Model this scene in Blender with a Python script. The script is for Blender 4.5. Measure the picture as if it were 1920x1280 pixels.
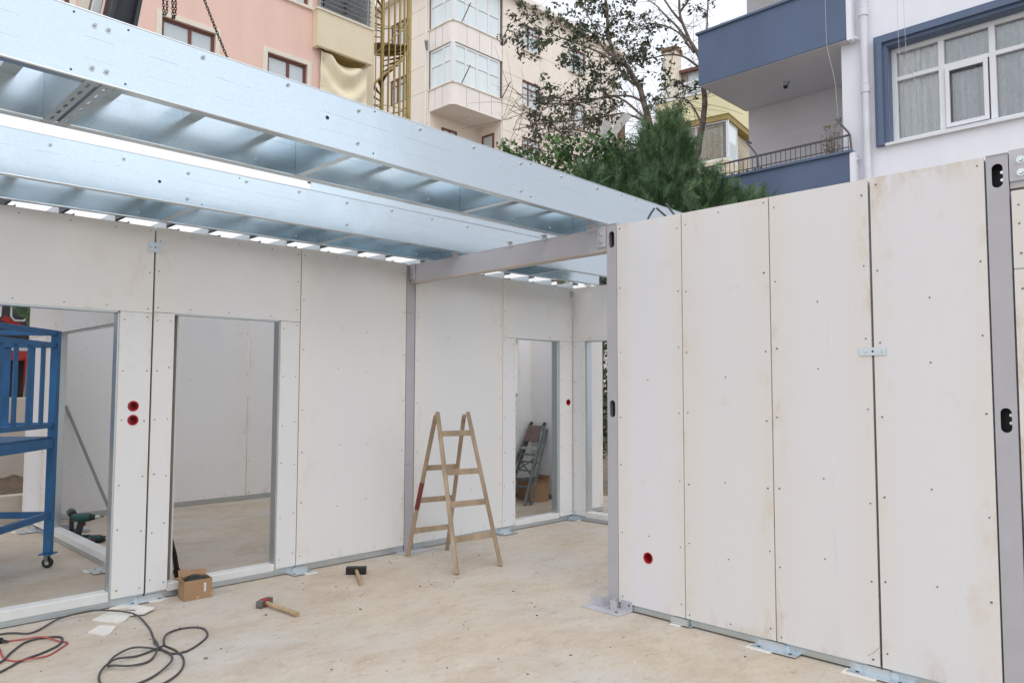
import bpy, bmesh, math, random
import numpy as np
from mathutils import Vector, Matrix, noise as mnoise
from mathutils.geometry import tessellate_polygon
random.seed(7); RNG = np.random.default_rng(7)
for o in list(bpy.data.objects): bpy.data.objects.remove(o)
SC = bpy.context.scene; COL = SC.collection

# ------------------------------------------------------------ camera
cd = bpy.data.cameras.new('camera'); cam = bpy.data.objects.new('camera', cd); COL.objects.link(cam)
pi_, ya, ro = 0.0603957, 0.7801266, 0.0023372
fw = Vector((math.cos(ya)*math.cos(pi_), math.sin(ya)*math.cos(pi_), math.sin(pi_)))
r_ = fw.cross(Vector((0, 0, 1))).normalized(); u_ = r_.cross(fw)
r2 = math.cos(ro)*r_ + math.sin(ro)*u_; u2 = -math.sin(ro)*r_ + math.cos(ro)*u_
m = Matrix((r2, u2, -fw)).transposed().to_4x4(); m.translation = (0, 0, 1.6)
cam.matrix_world = m
cd.sensor_width = 36; cd.lens = 1402.2/1920*36; cd.clip_start = 0.05; cd.clip_end = 2000
SC.camera = cam

# ------------------------------------------------------------ sky and light
W = bpy.data.worlds.new('World'); SC.world = W; W.use_nodes = True
nt = W.node_tree; nt.nodes.clear()
out = nt.nodes.new('ShaderNodeOutputWorld'); add = nt.nodes.new('ShaderNodeAddShader')
b1 = nt.nodes.new('ShaderNodeBackground'); b2 = nt.nodes.new('ShaderNodeBackground')
sk = nt.nodes.new('ShaderNodeTexSky'); sk.sky_type = 'NISHITA'; sk.sun_disc = False
SUN_EL, SUN_AZ = math.radians(52), math.radians(238)     # azimuth, ccw from +X
sk.sun_elevation = SUN_EL; sk.sun_rotation = math.pi/2 - SUN_AZ
nt.links.new(sk.outputs[0], b1.inputs[0]); b1.inputs[1].default_value = 0.05
tc = nt.nodes.new('ShaderNodeTexCoord'); nz = nt.nodes.new('ShaderNodeTexNoise'); nz.inputs['Scale'].default_value = 2.2; nz.inputs['Detail'].default_value = 3
rp = nt.nodes.new('ShaderNodeValToRGB'); rp.color_ramp.elements[0].position = .3; rp.color_ramp.elements[1].position = .75
rp.color_ramp.elements[0].color = (.90, .92, .95, 1); rp.color_ramp.elements[1].color = (1, 1, 1, 1)
nt.links.new(tc.outputs['Generated'], nz.inputs['Vector']); nt.links.new(nz.outputs[0], rp.inputs[0])
nt.links.new(rp.outputs[0], b2.inputs[0]); b2.inputs[1].default_value = 1.0
nt.links.new(b1.outputs[0], add.inputs[0]); nt.links.new(b2.outputs[0], add.inputs[1]); nt.links.new(add.outputs[0], out.inputs[0])
sd = bpy.data.lights.new('sun', 'SUN'); sun = bpy.data.objects.new('sun', sd); COL.objects.link(sun)
sd.energy = 0.75; sd.angle = math.radians(42); sd.color = (1, .96, .9)
sv = Vector((math.cos(SUN_EL)*math.cos(SUN_AZ), math.cos(SUN_EL)*math.sin(SUN_AZ), math.sin(SUN_EL)))
sun.rotation_euler = sv.to_track_quat('Z', 'Y').to_euler(); sun.location = (0, 0, 30)
SC.view_settings.view_transform = 'Standard'; SC.view_settings.look = 'None'
SC.view_settings.exposure = 0.14; SC.view_settings.gamma = 1.0; SC.view_settings.use_curve_mapping = False

# ------------------------------------------------------------ materials
def mat(name, col, rough=.7, metal=0, var=.08, vscale=3.0, bump=0.0, bscale=60, col2=None, spec=.5, island=0, rvar=0, stretch=None, chips=None, cth=.66, csc=22):
    M = bpy.data.materials.new(name); M.use_nodes = True; t = M.node_tree; N = t.nodes; L = t.links
    P = N['Principled BSDF']; P.inputs['Roughness'].default_value = rough; P.inputs['Metallic'].default_value = metal
    P.inputs['Specular IOR Level'].default_value = spec
    tc = N.new('ShaderNodeTexCoord'); vec = tc.outputs['Object']
    if stretch:
        mp = N.new('ShaderNodeMapping'); mp.inputs['Scale'].default_value = stretch; L.new(vec, mp.inputs[0]); vec = mp.outputs[0]
    n = N.new('ShaderNodeTexNoise'); n.inputs['Scale'].default_value = vscale; n.inputs['Detail'].default_value = 6; n.inputs['Roughness'].default_value = .6
    L.new(vec, n.inputs['Vector'])
    r = N.new('ShaderNodeValToRGB'); r.color_ramp.elements[0].position = .3; r.color_ramp.elements[1].position = .7
    c2 = col2 if col2 else tuple(max(0, c*(1-var*2)) for c in col)
    r.color_ramp.elements[0].color = (*c2, 1); r.color_ramp.elements[1].color = (*col, 1)
    L.new(n.outputs[0], r.inputs[0]); outc = r.outputs[0]
    if island:
        g = N.new('ShaderNodeNewGeometry'); mr = N.new('ShaderNodeMapRange'); mr.inputs['To Min'].default_value = 1-island; mr.inputs['To Max'].default_value = 1+island
        L.new(g.outputs['Random Per Island'], mr.inputs['Value'])
        hs = N.new('ShaderNodeHueSaturation'); L.new(mr.outputs[0], hs.inputs['Value']); L.new(outc, hs.inputs['Color'])
        outc = hs.outputs[0]
    if chips:
        nc = N.new('ShaderNodeTexNoise'); nc.inputs['Scale'].default_value = csc; nc.inputs['Detail'].default_value = 7; nc.inputs['Roughness'].default_value = .75; L.new(tc.outputs['Object'], nc.inputs['Vector'])
        ms = N.new('ShaderNodeMath'); ms.operation = 'SUBTRACT'; L.new(nc.outputs[0], ms.inputs[0]); ms.inputs[1].default_value = cth
        mm = N.new('ShaderNodeMath'); mm.operation = 'MULTIPLY'; mm.use_clamp = True; L.new(ms.outputs[0], mm.inputs[0]); mm.inputs[1].default_value = 14
        mx = N.new('ShaderNodeMix'); mx.data_type = 'RGBA'; L.new(mm.outputs[0], mx.inputs[0]); L.new(outc, mx.inputs[6]); mx.inputs[7].default_value = (*chips, 1); outc = mx.outputs[2]
    L.new(outc, P.inputs['Base Color'])
    if rvar:
        mr = N.new('ShaderNodeMapRange'); mr.inputs['To Min'].default_value = rough-rvar; mr.inputs['To Max'].default_value = rough+rvar
        L.new(n.outputs[0], mr.inputs['Value']); L.new(mr.outputs[0], P.inputs['Roughness'])
    if bump:
        n2 = N.new('ShaderNodeTexNoise'); n2.inputs['Scale'].default_value = bscale; n2.inputs['Detail'].default_value = 4; L.new(vec, n2.inputs['Vector'])
        b = N.new('ShaderNodeBump'); b.inputs['Strength'].default_value = bump; b.inputs['Distance'].default_value = .01
        L.new(n2.outputs[0], b.inputs['Height']); L.new(b.outputs[0], P.inputs['Normal'])
    return M

def math_(N, L, op, a, b=None, clamp=False):
    x = N.new('ShaderNodeMath'); x.operation = op; x.use_clamp = clamp
    for i, q in enumerate((a, b)):
        if q is None: continue
        if isinstance(q, (int, float)): x.inputs[i].default_value = q
        else: L.new(q, x.inputs[i])
    return x.outputs[0]
def mixc(N, L, f, a, b):
    x = N.new('ShaderNodeMix'); x.data_type = 'RGBA'
    if isinstance(f, (int, float)): x.inputs[0].default_value = f
    else: L.new(f, x.inputs[0])
    for i, q in ((6, a), (7, b)):
        if isinstance(q, tuple): x.inputs[i].default_value = (*q, 1)
        else: L.new(q, x.inputs[i])
    return x.outputs[2]

def board_material(name, base, warm, stain):
    """cement board: cool centre, warm paper-like edges, brown water stains, scuffs"""
    M = bpy.data.materials.new(name); M.use_nodes = True; t = M.node_tree; N = t.nodes; L = t.links
    P = N['Principled BSDF']; P.inputs['Roughness'].default_value = .75; P.inputs['Specular IOR Level'].default_value = .25
    tc = N.new('ShaderNodeTexCoord'); oi = N.new('ShaderNodeObjectInfo')
    sep = N.new('ShaderNodeSeparateXYZ'); L.new(tc.outputs['Generated'], sep.inputs[0])
    # distance to the nearest vertical edge in x or y (the board's thin direction always reads 0 or 1)
    va = N.new('ShaderNodeVectorMath'); va.operation = 'ADD'; L.new(tc.outputs['Object'], va.inputs[0])
    cmb = N.new('ShaderNodeCombineXYZ'); L.new(math_(N, L, 'MULTIPLY', oi.outputs['Random'], 37.0), cmb.inputs[0]); L.new(math_(N, L, 'MULTIPLY', oi.outputs['Random'], 91.0), cmb.inputs[2])
    L.new(cmb.outputs[0], va.inputs[1]); vec = va.outputs[0]
    def noise(scale, det=5, st=None, rough=.6):
        v = vec
        if st:
            mp = N.new('ShaderNodeMapping'); mp.inputs['Scale'].default_value = st; L.new(v, mp.inputs[0]); v = mp.outputs[0]
        n = N.new('ShaderNodeTexNoise'); n.inputs['Scale'].default_value = scale; n.inputs['Detail'].default_value = det; n.inputs['Roughness'].default_value = rough
        L.new(v, n.inputs['Vector']); return n.outputs[0]
    def edge(s): # 0 in the middle, 1 at the edge
        return math_(N, L, 'MULTIPLY', math_(N, L, 'ABSOLUTE', math_(N, L, 'SUBTRACT', s, .5)), 2.0)
    at = N.new('ShaderNodeAttribute'); at.attribute_type = 'OBJECT'; at.attribute_name = 'along_y'
    ex = math_(N, L, 'ADD', math_(N, L, 'MULTIPLY', edge(sep.outputs[0]), math_(N, L, 'SUBTRACT', 1.0, at.outputs['Fac'])), math_(N, L, 'MULTIPLY', edge(sep.outputs[1]), at.outputs['Fac']))
    big = noise(.9, 3)
    ew = math_(N, L, 'MULTIPLY', math_(N, L, 'SUBTRACT', math_(N, L, 'ADD', ex, math_(N, L, 'MULTIPLY', math_(N, L, 'SUBTRACT', big, .5), 1.1)), .45), 2.0, True)
    c = mixc(N, L, ew, base, warm)
    tint = math_(N, L, 'MULTIPLY', oi.outputs['Random'], .45)
    c = mixc(N, L, tint, c, warm)
    s1 = math_(N, L, 'MULTIPLY', math_(N, L, 'SUBTRACT', noise(7, 8, (1, 1, .45), .7), .52), 5.0, True)
    em = math_(N, L, 'POWER', ex, 4.5)
    em2 = math_(N, L, 'POWER', math_(N, L, 'ABSOLUTE', math_(N, L, 'SUBTRACT', math_(N, L, 'MULTIPLY', sep.outputs[2], 2.0), 1.0)), 16.0)
    mask = math_(N, L, 'MULTIPLY', s1, math_(N, L, 'ADD', em, em2, True))
    mask = math_(N, L, 'MULTIPLY', mask, math_(N, L, 'MULTIPLY', math_(N, L, 'SUBTRACT', noise(1.7, 2), .36), 4.0, True))
    c = mixc(N, L, math_(N, L, 'MULTIPLY', mask, .78), c, stain)
    # faint blotches away from the edges
    s2 = math_(N, L, 'MULTIPLY', math_(N, L, 'SUBTRACT', noise(2.6, 8, None, .7), .60), 4.0, True)
    c = mixc(N, L, math_(N, L, 'MULTIPLY', s2, .42), c, stain)
    # grey scuffs
    s3 = math_(N, L, 'MULTIPLY', math_(N, L, 'SUBTRACT', noise(5, 9, (1.5, 1.5, .25), .8), .66), 9.0, True)
    c = mixc(N, L, math_(N, L, 'MULTIPLY', s3, .34), c, tuple(q*.6 for q in base))
    # long hair scratches
    s4 = math_(N, L, 'MULTIPLY', math_(N, L, 'SUBTRACT', noise(3, 3, (.6, .6, 14)), .70), 12.0, True)
    c = mixc(N, L, math_(N, L, 'MULTIPLY', s4, .12), c, tuple(q*.7 for q in base))
    L.new(c, P.inputs['Base Color'])
    b = N.new('ShaderNodeBump'); b.inputs['Strength'].default_value = .08; b.inputs['Distance'].default_value = .004
    L.new(noise(55, 5), b.inputs['Height']); L.new(b.outputs[0], P.inputs['Normal'])
    return M

def galv_material(name, col, rough=.27, dash=False):
    M = bpy.data.materials.new(name); M.use_nodes = True; t = M.node_tree; N = t.nodes; L = t.links
    P = N['Principled BSDF']; P.inputs['Metallic'].default_value = 1.0
    tc = N.new('ShaderNodeTexCoord'); v = N.new('ShaderNodeTexVoronoi'); v.inputs['Scale'].default_value = 90
    L.new(tc.outputs['Object'], v.inputs['Vector'])
    n = N.new('ShaderNodeTexNoise'); n.inputs['Scale'].default_value = 1.6; n.inputs['Detail'].default_value = 5; L.new(tc.outputs['Object'], n.inputs['Vector'])
    sp = N.new('ShaderNodeSeparateXYZ'); L.new(v.outputs['Color'], sp.inputs[0])
    dk = tuple(c*.72 for c in col)
    c = mixc(N, L, math_(N, L, 'MULTIPLY', sp.outputs[0], .17), col, dk)
    c = mixc(N, L, math_(N, L, 'MULTIPLY', math_(N, L, 'SUBTRACT', n.outputs[0], .35), 1.2, True), c, tuple(q*.93 for q in col))
    if dash:
        s = N.new('ShaderNodeSeparateXYZ'); L.new(tc.outputs['Object'], s.inputs[0])
        n1 = N.new('ShaderNodeTexNoise'); n1.noise_dimensions = '1D'; n1.inputs['Scale'].default_value = 2.2; n1.inputs['Detail'].default_value = 5
        L.new(s.outputs[0], n1.inputs['W'])
        for zc, amt in ((.175, .35), (.085, .2)):
            d = math_(N, L, 'ABSOLUTE', math_(N, L, 'SUBTRACT', s.outputs[2], zc))
            ln = math_(N, L, 'LESS_THAN', d, .0016)
            on = math_(N, L, 'GREATER_THAN', n1.outputs[0], .5)
            c = mixc(N, L, math_(N, L, 'MULTIPLY', math_(N, L, 'MULTIPLY', ln, on), amt), c, (.25, .3, .36))
    L.new(c, P.inputs['Base Color'])
    mr = N.new('ShaderNodeMapRange'); mr.inputs['To Min'].default_value = rough-.06; mr.inputs['To Max'].default_value = rough+.09; L.new(n.outputs[0], mr.inputs['Value']); L.new(mr.outputs[0], P.inputs['Roughness'])
    n3 = N.new('ShaderNodeTexNoise'); n3.inputs['Scale'].default_value = 2.5; n3.inputs['Detail'].default_value = 2; L.new(tc.outputs['Object'], n3.inputs['Vector'])
    b = N.new('ShaderNodeBump'); b.inputs['Strength'].default_value = .16; b.inputs['Distance'].default_value = .02
    L.new(n3.outputs[0], b.inputs['Height']); L.new(b.outputs[0], P.inputs['Normal'])
    return M

def concrete_floor():
    M = bpy.data.materials.new('slab_concrete'); M.use_nodes = True; t = M.node_tree; N = t.nodes; L = t.links
    P = N['Principled BSDF']; P.inputs['Roughness'].default_value = .85; P.inputs['Specular IOR Level'].default_value = .25
    tc = N.new('ShaderNodeTexCoord'); vec = tc.outputs['Object']
    def noise(scale, det=6, st=None, rough=.62, rot=0, dist=0):
        v = vec
        if st or rot:
            mp = N.new('ShaderNodeMapping'); mp.inputs['Scale'].default_value = st or (1, 1, 1); mp.inputs['Rotation'].default_value = (0, 0, rot); L.new(v, mp.inputs[0]); v = mp.outputs[0]
        n = N.new('ShaderNodeTexNoise'); n.inputs['Scale'].default_value = scale; n.inputs['Detail'].default_value = det; n.inputs['Roughness'].default_value = rough; n.inputs['Distortion'].default_value = dist
        L.new(v, n.inputs['Vector']); return n.outputs[0]
    def th(n, a, k): return math_(N, L, 'MULTIPLY', math_(N, L, 'SUBTRACT', n, a), k, True)
    c = mixc(N, L, th(noise(.7, 6), .42, 5), (.57, .495, .40), (.54, .505, .462))
    c = mixc(N, L, math_(N, L, 'MULTIPLY', th(noise(1.5, 12, (1, 1.5, 1), .80, .5, .15), .45, 4.5), .9), c, (.445, .36, .27))
    c = mixc(N, L, math_(N, L, 'MULTIPLY', th(noise(2.3, 12, (1, 1.3, 1), .82, -.3, .1), .52, 4), .7), c, (.64, .605, .555))
    c = mixc(N, L, math_(N, L, 'MULTIPLY', th(noise(7, 10, (1, 2.4, 1), .8, .25, 0), .55, 9), .8), c, (.35, .265, .185))
    c = mixc(N, L, math_(N, L, 'MULTIPLY', th(noise(38, 5), .58, 9), .45), c, (.33, .27, .215))
    c = mixc(N, L, math_(N, L, 'MULTIPLY', th(noise(120, 3), .62, 9), .3), c, (.66, .62, .57))
    w = N.new('ShaderNodeTexWave'); w.inputs['Scale'].default_value = 7; w.inputs['Distortion'].default_value = 5; w.inputs['Detail'].default_value = 3; w.inputs['Detail Scale'].default_value = 1.4
    mp = N.new('ShaderNodeMapping'); mp.inputs['Rotation'].default_value = (0, 0, .9); L.new(vec, mp.inputs[0]); L.new(mp.outputs[0], w.inputs['Vector'])
    wm = math_(N, L, 'MULTIPLY', math_(N, L, 'MULTIPLY', w.outputs['Fac'], th(noise(.8, 3), .5, 5)), .16)
    c = mixc(N, L, wm, c, (.38, .31, .24))
    L.new(c, P.inputs['Base Color'])
    b = N.new('ShaderNodeBump'); b.inputs['Strength'].default_value = .45; b.inputs['Distance'].default_value = .004
    h = math_(N, L, 'ADD', math_(N, L, 'ADD', noise(45, 8), math_(N, L, 'MULTIPLY', noise(14, 8, (1, 1.6, 1), .75), .7)), math_(N, L, 'MULTIPLY', w.outputs['Fac'], .3))
    L.new(h, b.inputs['Height']); L.new(b.outputs[0], P.inputs['Normal'])
    return M

def glass_material(name, tint=(.99, .995, 1.0), refl=1.0):
    M = bpy.data.materials.new(name); M.use_nodes = True; t = M.node_tree; N = t.nodes; L = t.links
    N.remove(N['Principled BSDF']); o = N['Material Output']
    tr = N.new('ShaderNodeBsdfTransparent'); tr.inputs[0].default_value = (*tint, 1)
    gl = N.new('ShaderNodeBsdfGlossy'); gl.inputs['Roughness'].default_value = .02
    fr = N.new('ShaderNodeFresnel'); fr.inputs[0].default_value = 1.6
    mx = N.new('ShaderNodeMixShader'); L.new(math_(N, L, 'MULTIPLY', fr.outputs[0], refl, True), mx.inputs[0]); L.new(tr.outputs[0], mx.inputs[1]); L.new(gl.outputs[0], mx.inputs[2]); L.new(mx.outputs[0], o.inputs[0])
    return M

BOARD = board_material('cement_board', (.695, .692, .718), (.70, .665, .632), (.50, .36, .21))
BOARD_G = board_material('cement_board_pale', (.715, .727, .742), (.735, .718, .695), (.56, .46, .34))
BOARD_R = board_material('cement_board_rear_lifted', (.80, .805, .82), (.80, .785, .765), (.56, .46, .34))  # paler board copy; extra brightness for the dim rear rooms is in its colour
GALV = galv_material('galvanised_joist', (.645, .735, .785), .20, True)
GALV_D = galv_material('galvanised_stud', (.60, .66, .69), .38)
GALV_W = galv_material('galvanised_plate', (.70, .76, .80), .42)
PAINT = mat('grey_lilac_paint', (.445, .435, .465), .42, 0, .05, 4, .03, 200, rvar=.06)
PAINT_P = mat('plate_paint', (.52, .515, .55), .5, 0, .08, 9, .05, 120)
DARK = mat('dark_void', (.012, .012, .014), .6)
SCREW = mat('black_screw', (.07, .066, .06), .45, .3)
BOLT = mat('zinc_bolt', (.72, .76, .76), .3, 1.0, .1, 20)
BOLTM = mat('zinc_bolt_head', (.42, .48, .52), .35, 1.0, .1, 20)
BOLTD = mat('dark_joist_screw', (.10, .13, .16), .5, .4)  # dark metal of the small joist screws
SILL = mat('sill_board', (.74, .75, .74), .55, 0, .06, 8, .05, 90, stretch=(1, 1, 1))
RED = mat('red_socket_plastic', (.50, .02, .03), .35, 0, .1, 8)
SLAB = concrete_floor()
EARTH = mat('ground_earth', (.32, .27, .21), .95, 0, .2, 1.2, .6, 20, col2=(.22, .17, .12))
SOIL = mat('soil', (.16, .115, .08), 1, 0, .3, 18, 1, 60, col2=(.07, .045, .03))
CONC = mat('retaining_concrete', (.50, .455, .40), .9, 0, .15, 2.0, .3, 40, col2=(.40, .355, .30), stretch=(1, 1, 2.2))
BLUE = mat('blue_scaffold_paint', (.018, .155, .38), .45, 0, .2, 5, .15, 60, rvar=.1, chips=(.20, .17, .15), cth=.64, csc=26)
WOODL = mat('ladder_wood', (.42, .32, .22), .8, 0, .2, 9, .3, 70, col2=(.24, .17, .11), stretch=(1, 1, .25), chips=(.62, .58, .52), cth=.62, csc=30)
WOODH = mat('handle_wood', (.52, .37, .22), .6, 0, .2, 22, .1, 90)
REDTAPE = mat('red_tape', (.20, .035, .03), .6, 0, .2, 12)
TEAL = mat('teal_metal', (.24, .28, .285), .45, .4, .2, 9, .1, 50, col2=(.10, .13, .135))
STEELD = mat('dark_iron', (.05, .045, .042), .5, .7, .2, 20, .2, 60)
HAMMER = mat('worn_hammer_steel', (.28, .28, .28), .42, .8, .25, 25, .2, 60)
REDP = mat('red_paint_worn', (.36, .035, .035), .5, 0, .15, 30)
CARD = mat('cardboard', (.36, .225, .13), .9, 0, .12, 9, .25, 60, col2=(.33, .20, .11), chips=(.52, .37, .25), cth=.60, csc=16)
BAG = mat('black_plastic_bag', (.008, .008, .009), .3, 0, .1, 8, .6, 30)
WHITEP = mat('white_paper', (.78, .78, .80), .7)
PRINT = mat('label_print', (.15, .16, .25), .7)
CABLE = mat('black_cable_rubber', (.075, .072, .076), .55, 0, .15, 30)
CABLER = mat('pink_cable', (.50, .10, .10), .5, 0, .2, 12)
DRILLG = mat('dark_green_plastic', (.012, .075, .072), .45, 0, .1, 12)
DRILLB = mat('black_rubber_plastic', (.015, .016, .018), .6, 0, .1, 12)
SCRAP = mat('gypsum_scrap', (.78, .75, .70), .85, 0, .06, 10, .2, 60)
PINK = mat('pink_stucco', (.82, .57, .485), .9, 0, .045, 1.2, .25, 60, stretch=(1, 1, .25))
CREAMT = mat('cream_trim', (.78, .72, .61), .8, 0, .05, 3)
TAN = mat('tan_stucco', (.76, .66, .48), .9, 0, .05, 1, .2, 50)
BROWNF = mat('brown_window_frame', (.17, .055, .04), .5, 0, .1, 10)
CREAM = mat('cream_cladding', (.86, .775, .69), .75, 0, .05, 1.2, .06, 30, stretch=(1, 1, .3))
CREAMD = mat('cladding_joint', (.50, .42, .35), .9)
BAYW = mat('bay_render', (.86, .80, .76), .8, 0, .04, 1)
UPVC = mat('white_upvc', (.78, .79, .82), .35, 0, .03, 5)
GLASSF = mat('far_window_glass', (.46, .54, .57), .08, 0, .25, .9, spec=.9, col2=(.62, .66, .66), stretch=(1, 1, .3))
GLASSW = mat('bay_window_glass', (.62, .74, .78), .08, 0, .2, .7, spec=.9, col2=(.74, .80, .80), stretch=(2, 2, .4))
GLASS = glass_material('clear_glass')
CURT = mat('lace_curtain', (.93, .94, .92), .9, 0, .08, 14, .5, 34, col2=(.78, .81, .79), stretch=(1, 1.2, 1.0))
STAIRY = mat('yellow_stair_paint', (.50, .375, .13), .55, 0, .15, 5)
STAIRD = mat('stair_tread_brown', (.16, .10, .035), .7, 0, .2, 6)  # dark brown for treads and landings
TARP = mat('cream_tarpaulin', (.82, .74, .54), .75, 0, .05, 1.5, .1, 12)
LOUV = mat('grey_louvre', (.42, .45, .48), .4, .6, .1, 4)
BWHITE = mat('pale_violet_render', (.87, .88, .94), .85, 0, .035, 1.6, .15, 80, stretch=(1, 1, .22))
BSHADE = mat('balcony_render_shaded', (.68, .665, .69), .9, 0, .04, .8, .1, 80)  # darker copy of the pale render; recess shade put into its colour
BBLUE = mat('slate_blue_render', (.122, .168, .268), .85, 0, .09, 1.1, .35, 70, stretch=(1, 1, .5))
BBLUEG = mat('slate_blue_trim', (.105, .148, .24), .45, 0, .05, 3)
YELLOW = mat('yellow_render', (.76, .70, .44), .85, 0, .05, 1.0, .1, 40)
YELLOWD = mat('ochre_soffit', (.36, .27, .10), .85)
BRICKW = mat('pale_brick_slip', (.82, .74, .60), .85, 0, .1, 6, island=.08)
TILER = mat('red_roof', (.17, .06, .045), .7)
WHITEW = mat('bright_fill_white', (.93, .93, .93), .8, 0, .01, 1)
BARK = mat('bark', (.30, .24, .20), .9, 0, .2, 12, .6, 40, col2=(.12, .09, .075))
LEAF = mat('dull_green_leaf', (.10, .135, .07), .6, 0, .15, 2.5, island=.45, col2=(.055, .065, .042))
LEAFB = mat('bright_green_leaf', (.13, .225, .08), .55, 0, .15, 3, island=.4, col2=(.05, .11, .03))
CONI = mat('cypress_frond', (.135, .225, .10), .65, 0, .15, 2.6, island=.6, col2=(.055, .115, .06))
TRUCKR = mat('truck_red', (.34, .025, .022), .35, 0, .08, 4)
TRUCKD = mat('truck_black', (.022, .022, .025), .5)
CRANEW = mat('crane_grey', (.55, .55, .56), .45, .2, .1, 3)
CRANED = mat('crane_dark_steel', (.04, .045, .055), .45, .4, .2, 5)
CHAIN = mat('rusty_chain', (.07, .05, .042), .6, .6)
RAIL = mat('rail_dark_metal', (.12, .11, .12), .5, .5)
PIPEW = mat('white_pipe', (.72, .72, .78), .4)
PINKSEAT = mat('worn_brown_board', (.19, .135, .125), .8, 0, .2, 14)
WIRE = mat('pale_wire', (.55, .55, .58), .6)
BRICKR = mat('old_brick', (.34, .18, .11), .9, 0, .2, 5)

# ------------------------------------------------------------ mesh building
OFF = {}
class MB:
    def __init__(s): s.v = []; s.f = []
    def add(s, vs, fs):
        k = len(s.v); s.v += [tuple(q) for q in vs]; s.f += [tuple(i+k for i in f) for f in fs]; return s
    def box(s, x0, x1, y0, y1, z0, z1):
        vs = [(x, y, z) for x in (x0, x1) for y in (y0, y1) for z in (z0, z1)]
        return s.add(vs, [(0, 1, 3, 2), (4, 6, 7, 5), (0, 4, 5, 1), (2, 3, 7, 6), (0, 2, 6, 4), (1, 5, 7, 3)])
    def fbox(s, F, u0, u1, v0, v1, w0, w1):
        vs = [F.p(u, w, v) for u in (u0, u1) for w in (w0, w1) for v in (v0, v1)]
        return s.add(vs, [(0, 1, 3, 2), (4, 6, 7, 5), (0, 4, 5, 1), (2, 3, 7, 6), (0, 2, 6, 4), (1, 5, 7, 3)])
    def beam(s, a, b, w, h, up=(0, 0, 1)):
        a = Vector(a); b = Vector(b); d = (b-a).normalized(); up = Vector(up)
        if abs(d.dot(up)) > .98: up = Vector((1, 0, 0))
        x = d.cross(up).normalized()*w/2; y = x.cross(d).normalized()*h/2
        vs = [p+i*x+j*y for p in (a, b) for i, j in ((-1, -1), (1, -1), (1, 1), (-1, 1))]
        return s.add(vs, [(3, 2, 1, 0), (4, 5, 6, 7), (0, 1, 5, 4), (1, 2, 6, 5), (2, 3, 7, 6), (3, 0, 4, 7)])
    def cone(s, a, b, r0, r1=None, n=10, caps=True):
        r1 = r0 if r1 is None else r1; a = Vector(a); b = Vector(b); d = (b-a).normalized()
        up = Vector((0, 0, 1)) if abs(d.z) < .9 else Vector((1, 0, 0)); x = d.cross(up).normalized(); y = x.cross(d)
        vs = []; 
        for p, r in ((a, r0), (b, r1)):
            for i in range(n): t = 2*math.pi*i/n; vs.append(p+x*r*math.cos(t)+y*r*math.sin(t))
        fs = [(i, (i+1) % n, n+(i+1) % n, n+i) for i in range(n)]
        if caps: fs += [tuple(range(n))[::-1], tuple(range(n, 2*n))]
        return s.add(vs, fs)
    def tube(s, pts, r, n=8, r1=None):
        pts = [Vector(p) for p in pts]; m = len(pts); vs = []; fs = []; px = None
        for i, p in enumerate(pts):
            d = (pts[min(i+1, m-1)]-pts[max(i-1, 0)]).normalized()
            if px is None:
                up = Vector((0, 0, 1)) if abs(d.z) < .9 else Vector((1, 0, 0)); px = d.cross(up).normalized()
            px = (px-d*px.dot(d)).normalized(); y = d.cross(px)
            rr = r if r1 is None else r+(r1-r)*i/(m-1)
            for k in range(n): t = 2*math.pi*k/n; vs.append(p+px*rr*math.cos(t)+y*rr*math.sin(t))
        for i in range(m-1):
            for k in range(n): fs.append((i*n+k, i*n+(k+1) % n, (i+1)*n+(k+1) % n, (i+1)*n+k))
        fs += [tuple(range(n))[::-1], tuple(range((m-1)*n, m*n))]
        return s.add(vs, fs)
    def plate(s, F, outer, holes, w0, w1):
        """2D outline with holes (u,v) extruded along the frame normal"""
        loops = [outer]+list(holes); flat = [q for l in loops for q in l]
        tr = tessellate_polygon([[Vector((a, b, 0)) for a, b in l] for l in loops]); n = len(flat)
        vs = [F.p(a, w1, b) for a, b in flat]+[F.p(a, w0, b) for a, b in flat]
        fs = [tuple(t) for t in tr]+[tuple(i+n for i in t)[::-1] for t in tr]; k = 0
        for l in loops:
            for i in range(len(l)): j = (i+1) % len(l); fs.append((k+i, k+j, n+k+j, n+k+i))
            k += len(l)
        return s.add(vs, fs)
    def build(s, name, m, parent=None, smooth=False, bevel=0, kind=None, label=None):
        off = OFF.get(parent.name, Vector()) if parent else Vector()
        me = bpy.data.meshes.new(name); me.from_pydata([tuple(Vector(q)-off) for q in s.v], [], s.f)
        bm = bmesh.new(); bm.from_mesh(me); bmesh.ops.recalc_face_normals(bm, faces=bm.faces); bm.to_mesh(me); bm.free()
        me.materials.append(m); o = bpy.data.objects.new(name, me); COL.objects.link(o)
        if parent: o.parent = parent
        OFF[o.name] = off
        if smooth: me.shade_smooth(); 
        if bevel:
            b = o.modifiers.new('bevel', 'BEVEL'); b.width = bevel; b.segments = 2; b.limit_method = 'ANGLE'; b.angle_limit = .6
        if kind: o['kind'] = kind
        if label: o['label'] = label
        return o
class Fr:
    def __init__(s, o, u, n): s.o = Vector(o); s.u = Vector(u).normalized(); s.n = Vector(n).normalized()
    def p(s, u, w, v): return s.o+s.u*u+s.n*w+Vector((0, 0, v))
def thing(name, label, cat, loc=(0, 0, 0), group=None):
    o = bpy.data.objects.new(name, None); COL.objects.link(o); o.location = loc; o.empty_display_size = .1
    o['label'] = label; o['category'] = cat
    if group: o['group'] = group
    OFF[o.name] = Vector(loc); return o
def tag(o, label, cat, group=None):
    o['label'] = label; o['category'] = cat
    if group: o['group'] = group
    return o
def circ(cu, cv, r, n=20, ry=None): return [(cu+r*math.cos(2*math.pi*i/n), cv+(ry or r)*math.sin(2*math.pi*i/n)) for i in range(n)]
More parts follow.
